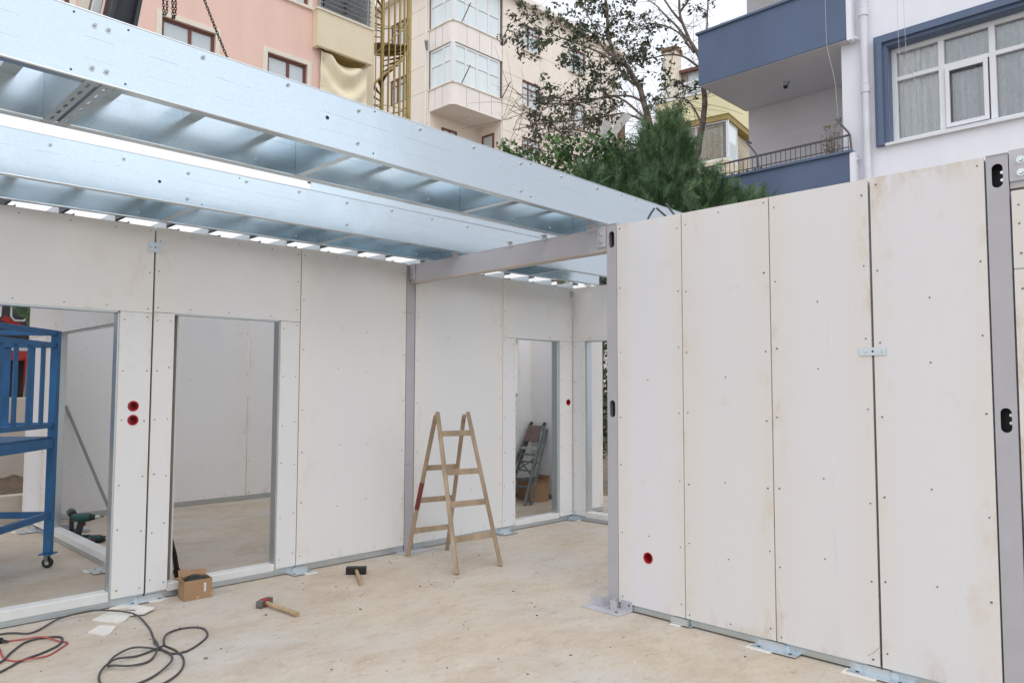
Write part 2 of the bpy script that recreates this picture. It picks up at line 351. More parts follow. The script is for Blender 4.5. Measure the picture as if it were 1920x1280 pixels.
def slot(cu, cv, w, h, n=8):
    r = w/2; q = []
    for i in range(n+1): t = math.pi*i/n; q.append((cu+r*math.cos(t), cv+h/2-r+r*math.sin(t)))
    for i in range(n+1): t = math.pi+math.pi*i/n; q.append((cu+r*math.cos(t), cv-h/2+r+r*math.sin(t)))
    return q
def rect(u0, u1, v0, v1): return [(u0, v0), (u1, v0), (u1, v1), (u0, v1)]
def mesh_np(name, verts, faces, m, parent=None, kind=None):
    """verts (N,3), faces (M,k) arrays, fast"""
    off = np.array(OFF.get(parent.name, Vector())) if parent else np.zeros(3)
    me = bpy.data.meshes.new(name); M, k = faces.shape
    me.vertices.add(len(verts)); me.vertices.foreach_set('co', (verts-off).astype(np.float32).ravel())
    me.loops.add(M*k); me.loops.foreach_set('vertex_index', faces.astype(np.int32).ravel())
    me.polygons.add(M); me.polygons.foreach_set('loop_start', np.arange(0, M*k, k, dtype=np.int32))
    me.update(calc_edges=True); me.validate()
    me.materials.append(m); o = bpy.data.objects.new(name, me); COL.objects.link(o)
    if parent: o.parent = parent
    if kind: o['kind'] = kind
    OFF[o.name] = Vector(off); return o
def spline(pts, k=8):
    P = [Vector(p) for p in pts]; P = [P[0]*2-P[1]]+P+[P[-1]*2-P[-2]]; o = []
    for i in range(1, len(P)-2):
        for j in range(k):
            t = j/k; a, b, c, d = P[i-1], P[i], P[i+1], P[i+2]
            o.append(.5*((2*b)+(c-a)*t+(2*a-5*b+4*c-d)*t*t+(3*b-a-3*c+d)*t**3))
    o.append(P[-2]); return o

# ------------------------------------------------------------ ground
def struct(mb, name, m, **k): o = mb.build(name, m, **k); o['kind'] = 'structure'; return o
struct(MB().add([(-900, -900, -.14), (900, -900, -.14), (900, 900, -.14), (-900, 900, -.14)], [(0, 1, 2, 3)]), 'ground', EARTH)
struct(MB().box(-4, 8.9, -6, 10.29, -.3, 0), 'concrete_slab', SLAB)
struct(MB().box(-60, 80, 12.75, 300, -.12, 1.40), 'upper_ground', EARTH)
# retaining wall and planter at the left rear
rw = thing('retaining_wall', 'weathered concrete retaining wall behind the site, seen through the left doorway', 'wall', (0, 12.5, 0))
MB().box(-14, 14, 12.5, 12.74, -.1, 1.43).build('wall', CONC, rw, bevel=.01)
pk = thing('planter_kerb', 'low concrete kerb holding a strip of soil below the retaining wall', 'kerb', (0, 10.3, 0))
MB().box(-14, 7.6, 10.35, 10.5, -.1, .32).build('kerb', CONC, pk, bevel=.01)
vs = []; fs = []; nx, ny = 160, 14
for i in range(nx+1):
    for j in range(ny+1):
        x = -12+19.5*i/nx; y = 10.5+2.0*j/ny; vs.append((x, y, .27+.05*j/ny+.07*mnoise.noise(Vector((x*5, y*5, 0)))+.03*mnoise.noise(Vector((x*17, y*17, 3)))))
for i in range(nx):
    for j in range(ny): a = i*(ny+1)+j; fs.append((a, a+ny+1, a+ny+2, a+1))
s_ = MB().add(vs, fs).build('planter_soil', SOIL, smooth=True); s_['kind'] = 'stuff'; tag(s_, 'dark brown soil with dry litter between the kerb and the retaining wall', 'soil')

# ------------------------------------------------------------ the modular walls
def screws_for(mb, F, panels, w=.013, seed=0, r=.0043, centre=True):
    R = random.Random(seed)
    for (u0, u1, v0, v1) in panels:
        n = max(2, int(round((v1-v0)/.46)))
        for e, s in ((u0, 1), (u1, -1)):
            for i in range(n+1):
                vv = v0+.06+(v1-v0-.12)*i/n+R.uniform(-.05, .05); vv = min(max(vv, v0+.03), v1-.03)
                mb.cone(F.p(e+s*R.uniform(.022, .04), w-.002, vv), F.p(e+s*.03, w+.0015, vv), r, r, 6)
        nu = int((u1-u0)/.3)
        for i in range(1, nu):
            for vv in (v0+.035, v1-.04):
                u = u0+(u1-u0)*i/nu+R.uniform(-.05, .05); mb.cone(F.p(u, w-.002, vv), F.p(u, w+.0015, vv), r, r, 6)
        if centre and (v1-v0) > 1.5 and u1-u0 > .4:
            for c in ((.5,) if u1-u0 < .8 else (.35, .62)):
                for vv in (.75, .6, .35, .18):
                    if R.random() < .8:
                        u = u0+(u1-u0)*(c+R.uniform(-.02, .02)); q = v0+(v1-v0)*(vv+R.uniform(-.02, .02)); mb.cone(F.p(u, w-.002, q), F.p(u, w+.0015, q), r, r, 6)
def wall(label, F, panels, studs=(), tracks=(), sills=(), m=BOARD, back=True, T=.10, along_y=False, holes=(), loc=None, seed=1, scr=True, group='white board clad wall modules'):
    """F.o on the outer face; outward normal n; panels on the face w 0..12 mm, frame behind"""
    root = thing('wall_module', label, 'wall', loc if loc else F.p(panels[0][0], 0, 0), group)
    for (u0, u1, v0, v1) in panels:
        hs = [circ(c, d, .034) for c, d in holes if u0 < c < u1 and v0 < d < v1]
        mb = MB()
        if hs: mb.plate(F, rect(u0, u1, v0, v1), hs, 0, .012)
        else: mb.fbox(F, u0, u1, v0, v1, 0, .012)
        o = mb.build('board', m, root); o['along_y'] = 1.0 if along_y else 0.0
        if back:
            o = MB().fbox(F, u0, u1, v0, v1, -T, -T+.012).build('board', m, root); o['along_y'] = 1.0 if along_y else 0.0
    for (u0, u1, v0, v1) in studs: MB().fbox(F, u0, u1, v0, v1, -T+.013, -.001).build('stud', GALV_D, root)
    for (u0, u1, v0, v1) in tracks:
        mb = MB(); mb.fbox(F, u0, u1, v0, v1-.012, -T+.014, .004); mb.fbox(F, u0, u1, v1-.012, v1, -T+.02, -.002); mb.build('base_track', GALV_D, root)
    for (u0, u1, v0, v1) in sills:
        MB().fbox(F, u0, u1, v0, v1, -T-.004, .006).build('door_sill', SILL, root, bevel=.006)
    if scr:
        mb = MB(); screws_for(mb, F, panels, seed=seed); mb.build('screws', SCREW, root, kind='stuff')
    for c, d in holes:
        h = MB(); n = 20
        vs = [F.p(c+r*math.cos(2*math.pi*i/n), w, d+r*math.sin(2*math.pi*i/n)) for r, w in ((.040, .0135), (.032, .0135), (.031, -.045), (.0, -.045)) for i in range(n)]
        fs = [(k*n+i, k*n+(i+1) % n, (k+1)*n+(i+1) % n, (k+1)*n+i) for k in range(3) for i in range(n)]
        sb = h.add(vs, fs).build('socket_box', RED, root)
        MB().cone(F.p(c+.014, -.044, d+.004), F.p(c+.014, -.036, d+.004), .010, .010, 10).build('knockout', DARK, sb)
        for a in (-.02, .02): MB().cone(F.p(c+a, -.01, d+.024), F.p(c+a, -.004, d+.024), .004, .004, 6).build('lug', REDP, sb)
    return root
FA = Fr((0, 5.93, 0), (1, 0, 0), (0, -1, 0))
wall('white board wall at far left with the wide doorway and two red socket holes', FA,
     [(-1.6, 2.098, 2.152, 2.81), (1.874, 2.098, .065, 2.149)], [(1.862, 1.905, .06, 2.15), (-1.5, 2.09, 2.14, 2.16), (2.055, 2.098, .06, 2.8), (-1.5, 2.09, 2.76, 2.80)],
     [(1.86, 2.098, .008, .062), (-1.6, 1.86, .008, .045)], [(-1.6, 1.86, .045, .115)], m=BOARD_G, holes=((1.983, 1.45), (1.984, 1.347)), seed=3)
wall('white board wall with the second doorway, between the red sockets and the wide blank board', FA,
     [(2.112, 3.337, 2.162, 2.81), (2.112, 3.337-1.225+.153, .065, 2.158), (3.158, 3.337, .065, 2.158)],
     [(2.112, 2.15, .06, 2.8), (2.235, 2.268, .06, 2.16), (3.147, 3.19, .06, 2.16), (2.26, 3.16, 2.152, 2.172), (2.15, 3.3, 2.76, 2.8)],
     [(2.112, 2.27, .008, .062), (3.147, 3.337, .008, .062), (2.27, 3.147, .008, .045)], [(2.27, 3.147, .045, .105)], m=BOARD_G, seed=4)
wall('plain wide white board wall left of the corner column, behind the wooden ladder', FA,
     [(3.345, 4.493, .065, 2.815)], [(3.345, 3.39, .06, 2.8), (4.45, 4.493, .06, 2.8), (3.4, 4.45, 2.76, 2.8)], [(3.345, 4.493, .008, .062)], m=BOARD_G, seed=5)
wall('white board wall right of the corner column, with the narrow doorway showing a stepladder', FA,
     [(4.612, 5.832, .065, 2.81), (5.838, 7.03, 2.152, 2.81), (5.838, 6.04, .065, 2.149), (6.80, 7.03, .065, 2.149)],
     [(4.612, 4.65, .06, 2.8), (6.012, 6.038, .06, 2.15), (6.765, 6.802, .06, 2.15), (6.03, 6.79, 2.142, 2.162), (4.65, 7.0, 2.76, 2.8)],
     [(4.612, 6.04, .008, .062), (6.80, 7.03, .008, .062), (6.04, 6.80, .008, .045)], [(6.04, 6.80, .045, .105)], m=BOARD_G, holes=((6.955, 1.413),), seed=6)
FB = Fr((4.47, 0, 0), (0, 1, 0), (-1, 0, 0))
wall('white wall of three tall boards beside the free column, with a low red socket hole', FB,
     [(1.534, 2.129, .055, 2.80), (2.136, 2.764, .055, 2.80), (2.771, 3.318, .055, 2.80)],
     [(1.534, 1.58, .05, 2.79), (2.11, 2.155, .05, 2.79), (2.745, 2.79, .05, 2.79), (1.6, 3.3, 2.75, 2.79)], [(1.53, 3.318, .012, .056)], along_y=True, holes=((3.064, .405),), seed=8)
wall('warm white single board wall between the black gap and the near column', FB,
     [(.953, 1.520, .055, 2.80)], [(.953, 1.0, .05, 2.79), (1.478, 1.520, .05, 2.79), (1.0, 1.48, 2.75, 2.79)], [(.953, 1.520, .012, .056)], along_y=True, seed=9)
wall('white boards at the right edge of the photo, under the bolted lintel', FB,
     [(-1.9, .836, .055, 2.195), (-1.9, .836, 2.203, 2.60)], [(.79, .836, .05, 2.58), (-1.8, .8, 2.56, 2.59)], [(-1.9, .836, .012, .056)], along_y=True, seed=10)
# wall E of the corner, room 3/4 inner walls
FE = Fr((7.055, 0, 0), (0, 1, 0), (-1, 0, 0))
wall('short return wall at the inside corner, with the half hidden doorway', FE,
     [(5.735, 5.917, .065, 2.149), (3.4, 5.917, 2.152, 2.81)], [(5.705, 5.737, .06, 2.15), (3.5, 5.73, 2.142, 2.162), (3.5, 5.9, 2.76, 2.8)],
     [(5.735, 5.917, .008, .062), (3.4, 5.735, .008, .045)], [(3.4, 5.735, .045, .11)], m=BOARD_G, along_y=True, seed=11)
wall('wall panel behind the half hidden doorway, ending at daylight', Fr((0, 6.04, 0), (1, 0, 0), (0, -1, 0)),
     [(7.17, 7.77, .065, 2.81)], [(7.74, 7.775, .06, 2.8)], [(7.17, 7.775, .008, .062)], m=BOARD_G, seed=12)
wall('inner side wall behind the leaning stepladder, far room', Fr((8.08, 0, 0), (0, 1, 0), (-1, 0, 0)),
     [(6.75, 7.59, .065, 2.79)], [], [(6.75, 7.59, .008, .062)], m=BOARD_R, along_y=True, seed=13)
wall('inner back wall behind the leaning stepladder, with a slit opening', Fr((0, 7.60, 0), (1, 0, 0), (0, -1, 0)),
     [(5.95, 7.71, .065, 2.79), (7.71, 7.80, .065, 1.46), (7.71, 7.80, 2.30, 2.79), (7.80, 8.075, .065, 2.79)], [], [(5.95, 8.07, .008, .062)], m=BOARD_R, seed=14, back=False, T=.03)
wall('rear wall of the left room, seen through both left doorways', Fr((0, 10.2, 0), (1, 0, 0), (0, -1, 0)),
     [(2.36, 3.70, .065, 2.79), (3.708, 4.945, .065, 2.79), (4.955, 5.9, .065, 2.79)], [], [(2.36, 5.9, .004, .062)], m=BOARD_R, seed=15, back=False, T=.06)
wall('side wall of the left room toward the narrow doorway room', Fr((5.9, 0, 0), (0, 1, 0), (-1, 0, 0)),
     [(6.06, 8.1, .065, 2.79), (8.11, 10.18, .065, 2.79)], [], [(6.06, 10.18, .004, .062)], m=BOARD_R, along_y=True, seed=16, back=False, T=.04)
FP = Fr((2.25, 0, 0), (0, 1, 0), (-1, 0, 0))
wall('cross wall with an open doorway behind the blue trolley, white end panel', FP,
     [(6.05, 7.04, .065, 2.79), (7.04, 9.06, 2.16, 2.79), (9.06, 9.42, .065, 2.155), (9.06, 10.18, 2.16, 2.79), (9.43, 10.18, .065, 2.155)],
     [(7.035, 7.075, .06, 2.16), (9.03, 9.065, .06, 2.16), (7.05, 9.05, 2.15, 2.17)], [(6.05, 10.18, .004, .045)], [(7.04, 9.06, .045, .11)], m=BOARD, along_y=True, seed=17, T=.10)
# cracked corner and pale plaster smears on the right wall
def mark(pts, w, m, nm, par):
    mb = MB()
    for a, b in zip(pts, pts[1:]): mb.beam((4.4575-.0004, *a), (4.4575-.0004, *b), w, .0006, (1, 0, 0))
    return mb.build(nm, m, par)
WB = [o for o in bpy.data.objects if o.get('label', '').startswith('white wall of three tall boards')][0]
SMEAR = mat('plaster_smear', (.745, .745, .77), .8)
mark([(1.537, .16), (1.565, .125), (1.60, .10)], .0014, SCREW, 'crack', WB)
for z0, z1, w in ((2.02, 1.78, .010), (1.20, 1.02, .009), (.78, .52, .010), (2.6, 2.5, .007)): mark([(1.765, z0), (1.762, (z0+z1)/2), (1.764, z1)], w, SMEAR, 'plaster_smear', WB)
# connector plates between modules
def connector(F, u, v, w_, h_, label, tilt=0):
    c = thing('connector_plate', label, 'metal plate', F.p(u, .013, v), 'zinc connector plates')
    MB().plate(F, rect(u-w_/2, u+w_/2, v-h_/2, v+h_/2), [circ(u-w_*.3, v, .006, 8), circ(u, v, .007, 8)], .0135, .0175).build('plate', GALV_W, c)
    for a in (-.32, .28):
        b = MB().cone(F.p(u+w_*a, .0175, v), F.p(u+w_*a, .024, v), .009, .008, 6).build('bolt', BOLT, c)
connector(FA, 2.105, 2.655, .105, .075, 'small zinc plate bridging the black gap high on the left wall')
connector(FB, 1.527, 1.805, .145, .045, 'flat zinc strip bridging the black gap in the right wall')
c = thing('connector_plate', 'small grey bracket at the top of the inside corner', 'metal plate', (7.0, 5.9, 2.7), 'zinc connector plates')
MB().fbox(FA, 6.985, 7.04, 2.70, 2.78, .0135, .02).build('plate', GALV_D, c)
# foot plates
def foot(F, u, label, wide=.34, depth=.14, shim=True, pale=True, up=.05):
    c = thing('foot_plate', label, 'metal plate', F.p(u, .05, 0), 'foot plates under the walls')
    w0 = .008
    MB().plate(Fr(F.p(0, 0, w0), F.u, F.n), rect(u-wide/2, u+wide/2, 0, .004), [], .0, depth).build('plate', GALV_W, c, bevel=.001)
    MB().fbox(F, u-wide*.28, u+wide*.42, .012, .042, .006, .009).build('upstand', GALV_W, c)
    for a in (-.34, .34): MB().cone(F.p(u+wide*a, depth*.6, w0+.004), F.p(u+wide*a, depth*.6, w0+.006), .011, .011, 10).build('hole', SCREW, c)
    MB().fbox(F, u-.05, u+.08, .0122, .05, .0102, .035).build('tab', GALV_W, c)
    if shim:
        t = MB().plate(Fr(F.p(0, 0, 0), F.u, F.n), [(u-.0, .001), (u+wide*.56, .001), (u+wide*.55, .0078), (u-.0, .0078)], [], .02, depth+.028).build('shim', SCRAP)
        tag(t, 'pale board shim under the '+label.replace(' of the right wall', ''), 'shim', 'pale shims under the foot plates')
foot(FB, 2.79, 'short foot plate under the first board joint of the right wall', .14, .03)
foot(FB, 2.13, 'long foot plate under the second board joint of the right wall', .29, .085)
foot(FB, 1.53, 'nearest foot plate under the black gap of the right wall', .33, .085)
foot(FA, 3.36, 'foot plate right of the second doorway sill', .20, .13)
foot(FA, 5.84, 'foot plate behind the ladder near the narrow doorway', .22, .15, False)
foot(FA, 2.11, 'foot plate between the two red-socket boards', .28, .06, False)
foot(FA, 7.0, 'foot plate in the inside corner', .14, .10)
foot(FP, 7.15, 'foot plate just inside the wide left doorway', .22, .16)
foot(FP, 9.6, 'foot plate at the far end of the cross wall', .22, .18)

# ------------------------------------------------------------ grey columns and lintels
def column(label, F, u0, u1, top, slots, loc, T=.10):
    c = thing('steel_column', label, 'column', loc)
    uc = (u0+u1)/2
    MB().plate(F, rect(u0, u1, .012, top), [slot(uc, v, .05, .125) for v in slots], .002, .008).build('face_plate', PAINT, c)
    MB().fbox(F, u0, u0+.004, .012, top, -T, .0018).build('side_plate', PAINT, c)
    MB().fbox(F, u1-.004, u1, .012, top, -T, .0018).build('side_plate', PAINT, c)
    MB().fbox(F, u0+.004, u1-.004, .012, top, -T, -T+.004).build('back_plate', PAINT, c)
    MB().fbox(F, u0, u1, top, top+.004, -T, .012).build('cap', PAINT, c)
    for v in slots:
        MB().fbox(F, u0+.005, u1-.005, v-.09, v+.09, -.06, -.055).build('slot_dark_backing', DARK, c)  # near-black plate added behind each slot, painting the dark hollow interior
        for a in (-.015, .025): MB().cone(F.p(uc-.012, -.055, v+a), F.p(uc-.012, -.04, v+a), .009, .009, 6).build('bolt', BOLT, c)
    return c
cD = column('grey steel column standing free at the end of the right wall', FB, 3.324, 3.416, 2.815, (2.70, 1.44), (4.47, 3.37, 0))
MB().box(4.31, 4.60, 3.21, 3.56, .0, .010).build('base_plate', PAINT_P, cD, bevel=.002)
for (x0, x1, y0, y1) in ((4.375, 4.379, 3.28, 3.34), (4.375, 4.45, 3.338, 3.342), (4.375, 4.45, 3.418, 3.422), (4.40, 4.404, 3.42, 3.53)):
    MB().box(x0, x1, y0, y1, .0102, .078).build('gusset', PAINT_P, cD)
MB().plate(Fr((4.46, 3.20, 0), (0, 1, 0), (-1, 0, 0)), rect(.0, .10, .0102, .075), [circ(.03, .045, .01, 8)], 0, .004).build('gusset', PAINT_P, cD)
MB().cone((4.36, 3.27, .0102), (4.36, 3.27, .012), .012, .012, 10).build('hole', SCREW, cD)
cC = column('grey steel column in the middle of the left wall, behind the wooden ladder', FA, 4.503, 4.603, 2.80, (), (4.55, 5.93, 0))
MB().box(4.40, 4.72, 5.80, 5.918, .0, .010).build('base_plate', PAINT_P, cC, bevel=.002)
for v in (.84, 2.33): MB().fbox(FA, 4.505, 4.58, v, v+.002, .0083, .0088).build('scratch', DARK, cC)
cF = column('broad grey steel column near the right edge of the photo', FB, .846, .944, 2.80, (2.692, 1.436), (4.47, .9, 0))
MB().box(4.31, 4.60, .80, 1.0, .0, .010).build('base_plate', PAINT_P, cF)
def lintel(label, a, b, z0, z1, loc, N_, ends, T=.09):
    F = Fr((a[0], a[1], 0), (b[0]-a[0], b[1]-a[1], 0), N_); Ln = (Vector(b)-Vector(a)).length
    c = thing('steel_lintel', label, 'beam', loc)
    mb = MB(); mb.fbox(F, 0, Ln, z0+.012, z1, -.005, 0); mb.build('web', PAINT, c)
    MB().fbox(F, 0, Ln, z1, z1+.004, -T, .002).build('top_flange', PAINT, c)
    MB().fbox(F, 0, Ln, z0, z0+.012, -T, .002).build('bottom_flange', mat('lintel_underside', (.50, .44, .40), .5), c)
    MB().fbox(F, 0, Ln, z0+.012, z1, -T, -T+.004).build('back_web', PAINT, c)
    for u, s in ends:
        MB().fbox(F, min(u, u+s*.085), max(u, u+s*.085), z0+.035, z1+.012, .002, .009).build('end_plate', PAINT_P, c, bevel=.001)
        for v in (z0+.075, z1-.045):
            bo = MB().cone(F.p(u+s*.05, .009, v), F.p(u+s*.05, .012, v), .019, .019, 16).build('bolt', BOLT, c)
            MB().cone(F.p(u+s*.05, .012, v), F.p(u+s*.05, .024, v), .012, .011, 6).build('bolt_head', BOLT, bo)
    return c, F, Ln
lc, FL, LL = lintel('grey steel lintel crossing the room below the galvanised joists', (4.472, 3.424, 0), (4.535, 5.90, 0), 2.62, 2.80, (4.5, 4.6, 2.62), (-1, 0, 0), ((0.0, 1), (2.40, 1)))
for u, w_ in ((.62, .05), (1.02, .05), (1.75, .07), (2.2, .05), (.08, .11)):
    MB().fbox(FL, u, u+w_, 2.79, 2.835, .0022, .006).build('tab', PAINT_P, lc)
    MB().fbox(FL, u, u+w_, 2.831, 2.835, .006, .03).build('tab', PAINT_P, lc)
lintel('bolted grey lintel above the boards at the right edge', (4.472, -1.9, 0), (4.472, .842, 0), 2.615, 2.80, (4.47, 0, 2.6), (-1, 0, 0), ((2.742, -1),))

# ------------------------------------------------------------ galvanised roof joists
def c_joist(a, b, z0, z1, n=(0, 1), fl=.062, lip=.014, t=.0025):
    """C section, web on the line a-b, flanges toward n"""
    A = Vector((a[0], a[1], 0)); B = Vector((b[0], b[1], 0)); d = (B-A).normalized(); nn = Vector((-d.y, d.x, 0))
    if nn.dot(Vector((n[0], n[1], 0))) < 0: nn = -nn
    pr = [(0, z0), (fl, z0), (fl, z0+lip), (fl-t, z0+lip), (fl-t, z0+t), (t, z0+t), (t, z1-t), (fl-t, z1-t), (fl-t, z1-lip), (fl, z1-lip), (fl, z1), (0, z1)]
    vs = [P+nn*w+Vector((0, 0, z)) for P in (A, B) for w, z in pr]; k = len(pr)
    fs = [(i, (i+1) % k, k+(i+1) % k, k+i) for i in range(k)]
    return MB().add(vs, fs)
Z0, Z1 = 2.842, 3.122
def lerp(P, Q, x): return P[1]+(Q[1]-P[1])*(x-P[0])/(Q[0]-P[0])
def joist_pair(label, P, Q, P2, Q2, nogs, bolts, marks, group, xa=-2.6, xb=7.2):
    g = thing('roof_beam', label, 'beam', (2, lerp(P, Q, 2), Z0), group)
    yn = lambda x: lerp(P, Q, x); yf = lambda x: lerp(P2, Q2, x)
    c_joist((xa, yn(xa)), (xb, yn(xb)), Z0, Z1).build('joist', GALV, g)
    c_joist((xa, yf(xa)), (xb, yf(xb)), Z0, Z1).build('joist', GALV, g)
    for x, kind in nogs:
        y0 = yn(x)+.065; y1 = yf(x)-.002
        if kind == 'perf':
            for dx in (-.055, .008):
                F = Fr((x+dx, y0-.06, Z0-.0045), (0, 1, 0), (1, 0, 0)); Ln = y1+.05-y0+.06
                hs = [slot(v, .028, .05, .016, 4) if 0 else [(v-.022, .018), (v+.022, .018), (v+.028, .024), (v+.022, .030), (v-.022, .030), (v-.028, .024)] for v in np.arange(.06, Ln-.03, .105)]
                # perforated flat lying horizontally: build in (y, x) then flatten
                tr = MB(); o2 = rect(0, Ln, 0, .048); loops = [o2]+hs; flat = [q for l in loops for q in l]
                tt = tessellate_polygon([[Vector((a_, b_, 0)) for a_, b_ in l] for l in loops]); n_ = len(flat)
                vv = [(x+dx+b_, y0-.06+a_, Z0-.001) for a_, b_ in flat]+[(x+dx+b_, y0-.06+a_, Z0-.004) for a_, b_ in flat]
                ff = [tuple(t_) for t_ in tt]+[tuple(i+n_ for i in t_)[::-1] for t_ in tt]; k_ = 0
                for l in loops:
                    for i in range(len(l)): j = (i+1) % len(l); ff.append((k_+i, k_+j, n_+k_+j, n_+k_+i))
                    k_ += len(l)
                tr.add(vv, ff).build('nogging', GALV_D, g)
                MB().box(x+dx+.0, x+dx+.003, y0, y1, Z0, Z1-.05).build('nogging', GALV_D, g)
        else:
            mb = MB(); mb.box(x, x+.003, y0, y1, Z0+.001, Z1-.02); mb.box(x+.003, x+.045, y0, y1, Z0+.001, Z0+.004); mb.box(x+.003, x+.045, y0, y1, Z1-.024, Z1-.02)
            ng = mb.build('nogging', GALV, g)
            MB().box(x+.006, x+.056, y1-.005, y1-.001, Z0+.006, Z1-.026).build('clip', GALV_W, ng)
            for zz in (Z0+.045, Z1-.06): MB().cone((x+.03, y1-.005, zz), (x+.03, y1-.014, zz), .011, .009, 8).build('clip_bolt', BOLT, ng)
    x = -2.2
    while x < 7.1:
        if all(abs(x-q[0]) > .12 for q in nogs): MB().box(x, x+.004, yn(x)+.064, yf(x)-.001, Z1-.105, Z1-.004).box(x+.07, x+.074, yn(x)+.064, yf(x)-.001, Z1-.105, Z1-.004).box(x+.004, x+.07, yn(x)+.064, yf(x)-.001, Z1-.105, Z1-.101).build('cross_rib', GALV_D, g)
        x += .415
    for w, z, t in bolts:
        y = yn(w); s = 1
        if t == 'B':
            bo = MB().cone((w, y, z), (w, y-.003, z), .014, .014, 14).build('bolt', BOLT, g)
            MB().cone((w, y-.003, z), (w, y-.009, z), .008, .0075, 6).build('bolt_head', BOLTM, bo)
        elif t == 's': MB().cone((w, y, z), (w, y-.003, z), .005, .0042, 8).build('screw', BOLTD, g)
        else: MB().cone((w, y+.0005, z), (w, y-.0012, z), .0105, .0105, 14).build('hole', DARK, g)
    for ff, nm in ((yn, 'a'), (yf, 'b')):
        for z in (Z0-.0005, Z1+.0005):
            MB().tube([(xa, ff(xa)+.0035, z), (xb, ff(xb)+.0035, z)], .0055, 8).build('rolled_edge_bead', GALV_W, g, smooth=True)  # lighter bead added along the joist bends to catch a highlight
    # screws on the far web
    for x_ in np.arange(-1.0, 7, .42):
        for z in (Z0+.04, Z1-.05):
            MB().cone((x_, yf(x_), z), (x_, yf(x_)-.004, z), .007, .006, 8).build('screw', BOLT, g)
    return g
b1l = [(0.914,3.072,'B'),(0.967,3.071,'B'),(0.91,2.891,'B'),(0.965,2.893,'B'),(0.836,3.100,'s'),(1.044,3.099,'s'),(0.833,2.862,'s'),(1.039,2.864,'s'),(1.367,3.089,'B'),(1.797,3.092,'B'),(2.027,2.989,'H'),(2.223,3.08,'B'),(2.22,2.901,'B'),(2.329,3.105,'s'),(2.322,2.87,'s'),(2.655,3.09,'B'),(3.094,3.09,'B'),(3.535,3.086,'B'),(3.535,2.902,'B'),(3.632,3.105,'s'),(3.633,2.881,'s'),(3.967,3.09,'B'),(4.397,3.09,'B'),(4.723,3.10,'s'),(4.928,3.10,'s'),(.4,3.09,'B'),(.2,3.09,'B')]
b3l = [(1.204,3.065,'B'),(1.622,3.068,'B'),(2.036,3.06,'B'),(2.454,3.084,'B'),(2.878,3.089,'B'),(1.848,2.966,'H'),(2.4,3.10,'s'),(2.034,2.881,'B'),(2.134,2.86,'s'),(3.302,3.078,'B'),(3.306,2.9,'B'),(3.745,3.09,'B'),(4.181,3.09,'B'),(4.602,3.084,'B'),(.78,3.07,'B')]
joist_pair('nearest galvanised roof beam, full width across the top of the photo', (.59, 3.30), (4.64, 3.46), (.72, 3.965), (4.56, 3.985), ((.945, 'perf'), (2.19, 'c'), (3.49, 'c'), (4.75, 'c'), (6.0, 'c'), (-.35, 'c')), b1l, [], 'galvanised roof beams')
joist_pair('second galvanised roof beam, farther in, above the left wall', (.97, 5.16), (4.6, 5.14), (1.09, 5.84), (4.56, 5.72), ((.8, 'c'), (2.09, 'c'), (3.4, 'c'), (4.75, 'c'), (6.0, 'c'), (-.45, 'c')), b3l, [], 'galvanised roof beams')
ORD = 'first second third fourth fifth sixth seventh eighth ninth tenth eleventh twelfth thirteenth fourteenth fifteenth sixteenth seventeenth eighteenth nineteenth'.split()
for i, x in enumerate((.38, .74, 1.1, 1.46, 1.83, 2.2, 2.53, 2.88, 3.22, 3.55, 3.95, 4.27, 4.7, 5.1, 5.5, 5.9, 6.3, 6.7, 7.1)):
    o = c_joist((x, 5.965), (x, 10.15 if x < 5.8 else 7.6), 2.822, 2.892, (1, 0), .10).build('rafter', GALV_D)
    tag(o, ORD[i]+' galvanised rafter from the left resting over the rear rooms, behind the left wall top', 'rafter', 'rafters over the rear rooms')
o = c_joist((.3, 6.8), (7.2, 6.8), 2.896, 2.94, (0, 1), .05).build('roof_batten', GALV_D); tag(o, 'thin galvanised batten lying across the rear rafters', 'batten')

fj = thing('fascia_joist', 'short galvanised joist stacked on the far side of the second roof beam', 'joist', (3.5, 5.78, 3.13))
c_joist((3.35, 5.80), (7.2, 5.66), 3.130, 3.40, (0, 1)).build('joist', GALV, fj)
# ------------------------------------------------------------ things on the slab
# wooden double ladder
ld = thing('wooden_ladder', 'weathered wooden double stepladder standing open in the middle of the room', 'ladder', (4.55, 5.3, 0))
tl = Vector((4.45, 5.36, 1.335)); tr_ = Vector((4.665, 5.235, 1.335))
feet = dict(nl=(4.29, 4.90), nr=(4.775, 4.86), fl=(4.42, 5.76), fr=(4.86, 5.70))
NL, NR, FLf, FRf = [Vector((*feet[k], 0)) for k in ('nl', 'nr', 'fl', 'fr')]
up_ = Vector((0, 0, 1))
def ext(a, b, e): return b+(b-a).normalized()*e
rails = [(NL, ext(NL, tl+Vector((-.02, -.02, 0)), .03)), (NR, ext(NR, tr_+Vector((.03, -.02, 0)), .03)), (FLf, ext(FLf, tl+Vector((.0, .035, 0)), .0)), (FRf, ext(FRf, tr_+Vector((.02, .03, 0)), 0))]
for a, b in rails: MB().beam(a, b, .036, .062, (.7, .7, 0)).build('rail', WOODL, ld, bevel=.004)
for t in (.20, .41, .61, .86): MB().beam(rails[0][0].lerp(rails[0][1], t), rails[1][0].lerp(rails[1][1], t), .028, .050).build('rung', WOODL, ld, bevel=.003)
for t in (.18, .40, .63): MB().beam(rails[2][0].lerp(rails[2][1], t), rails[3][0].lerp(rails[3][1], t), .028, .048).build('rung', WOODL, ld, bevel=.003)
a, b = rails[2]; MB().beam(a.lerp(b, .34), a.lerp(b, .53), .040, .066, (.7, .7, 0)).build('red_tape_wrap', REDTAPE, ld)
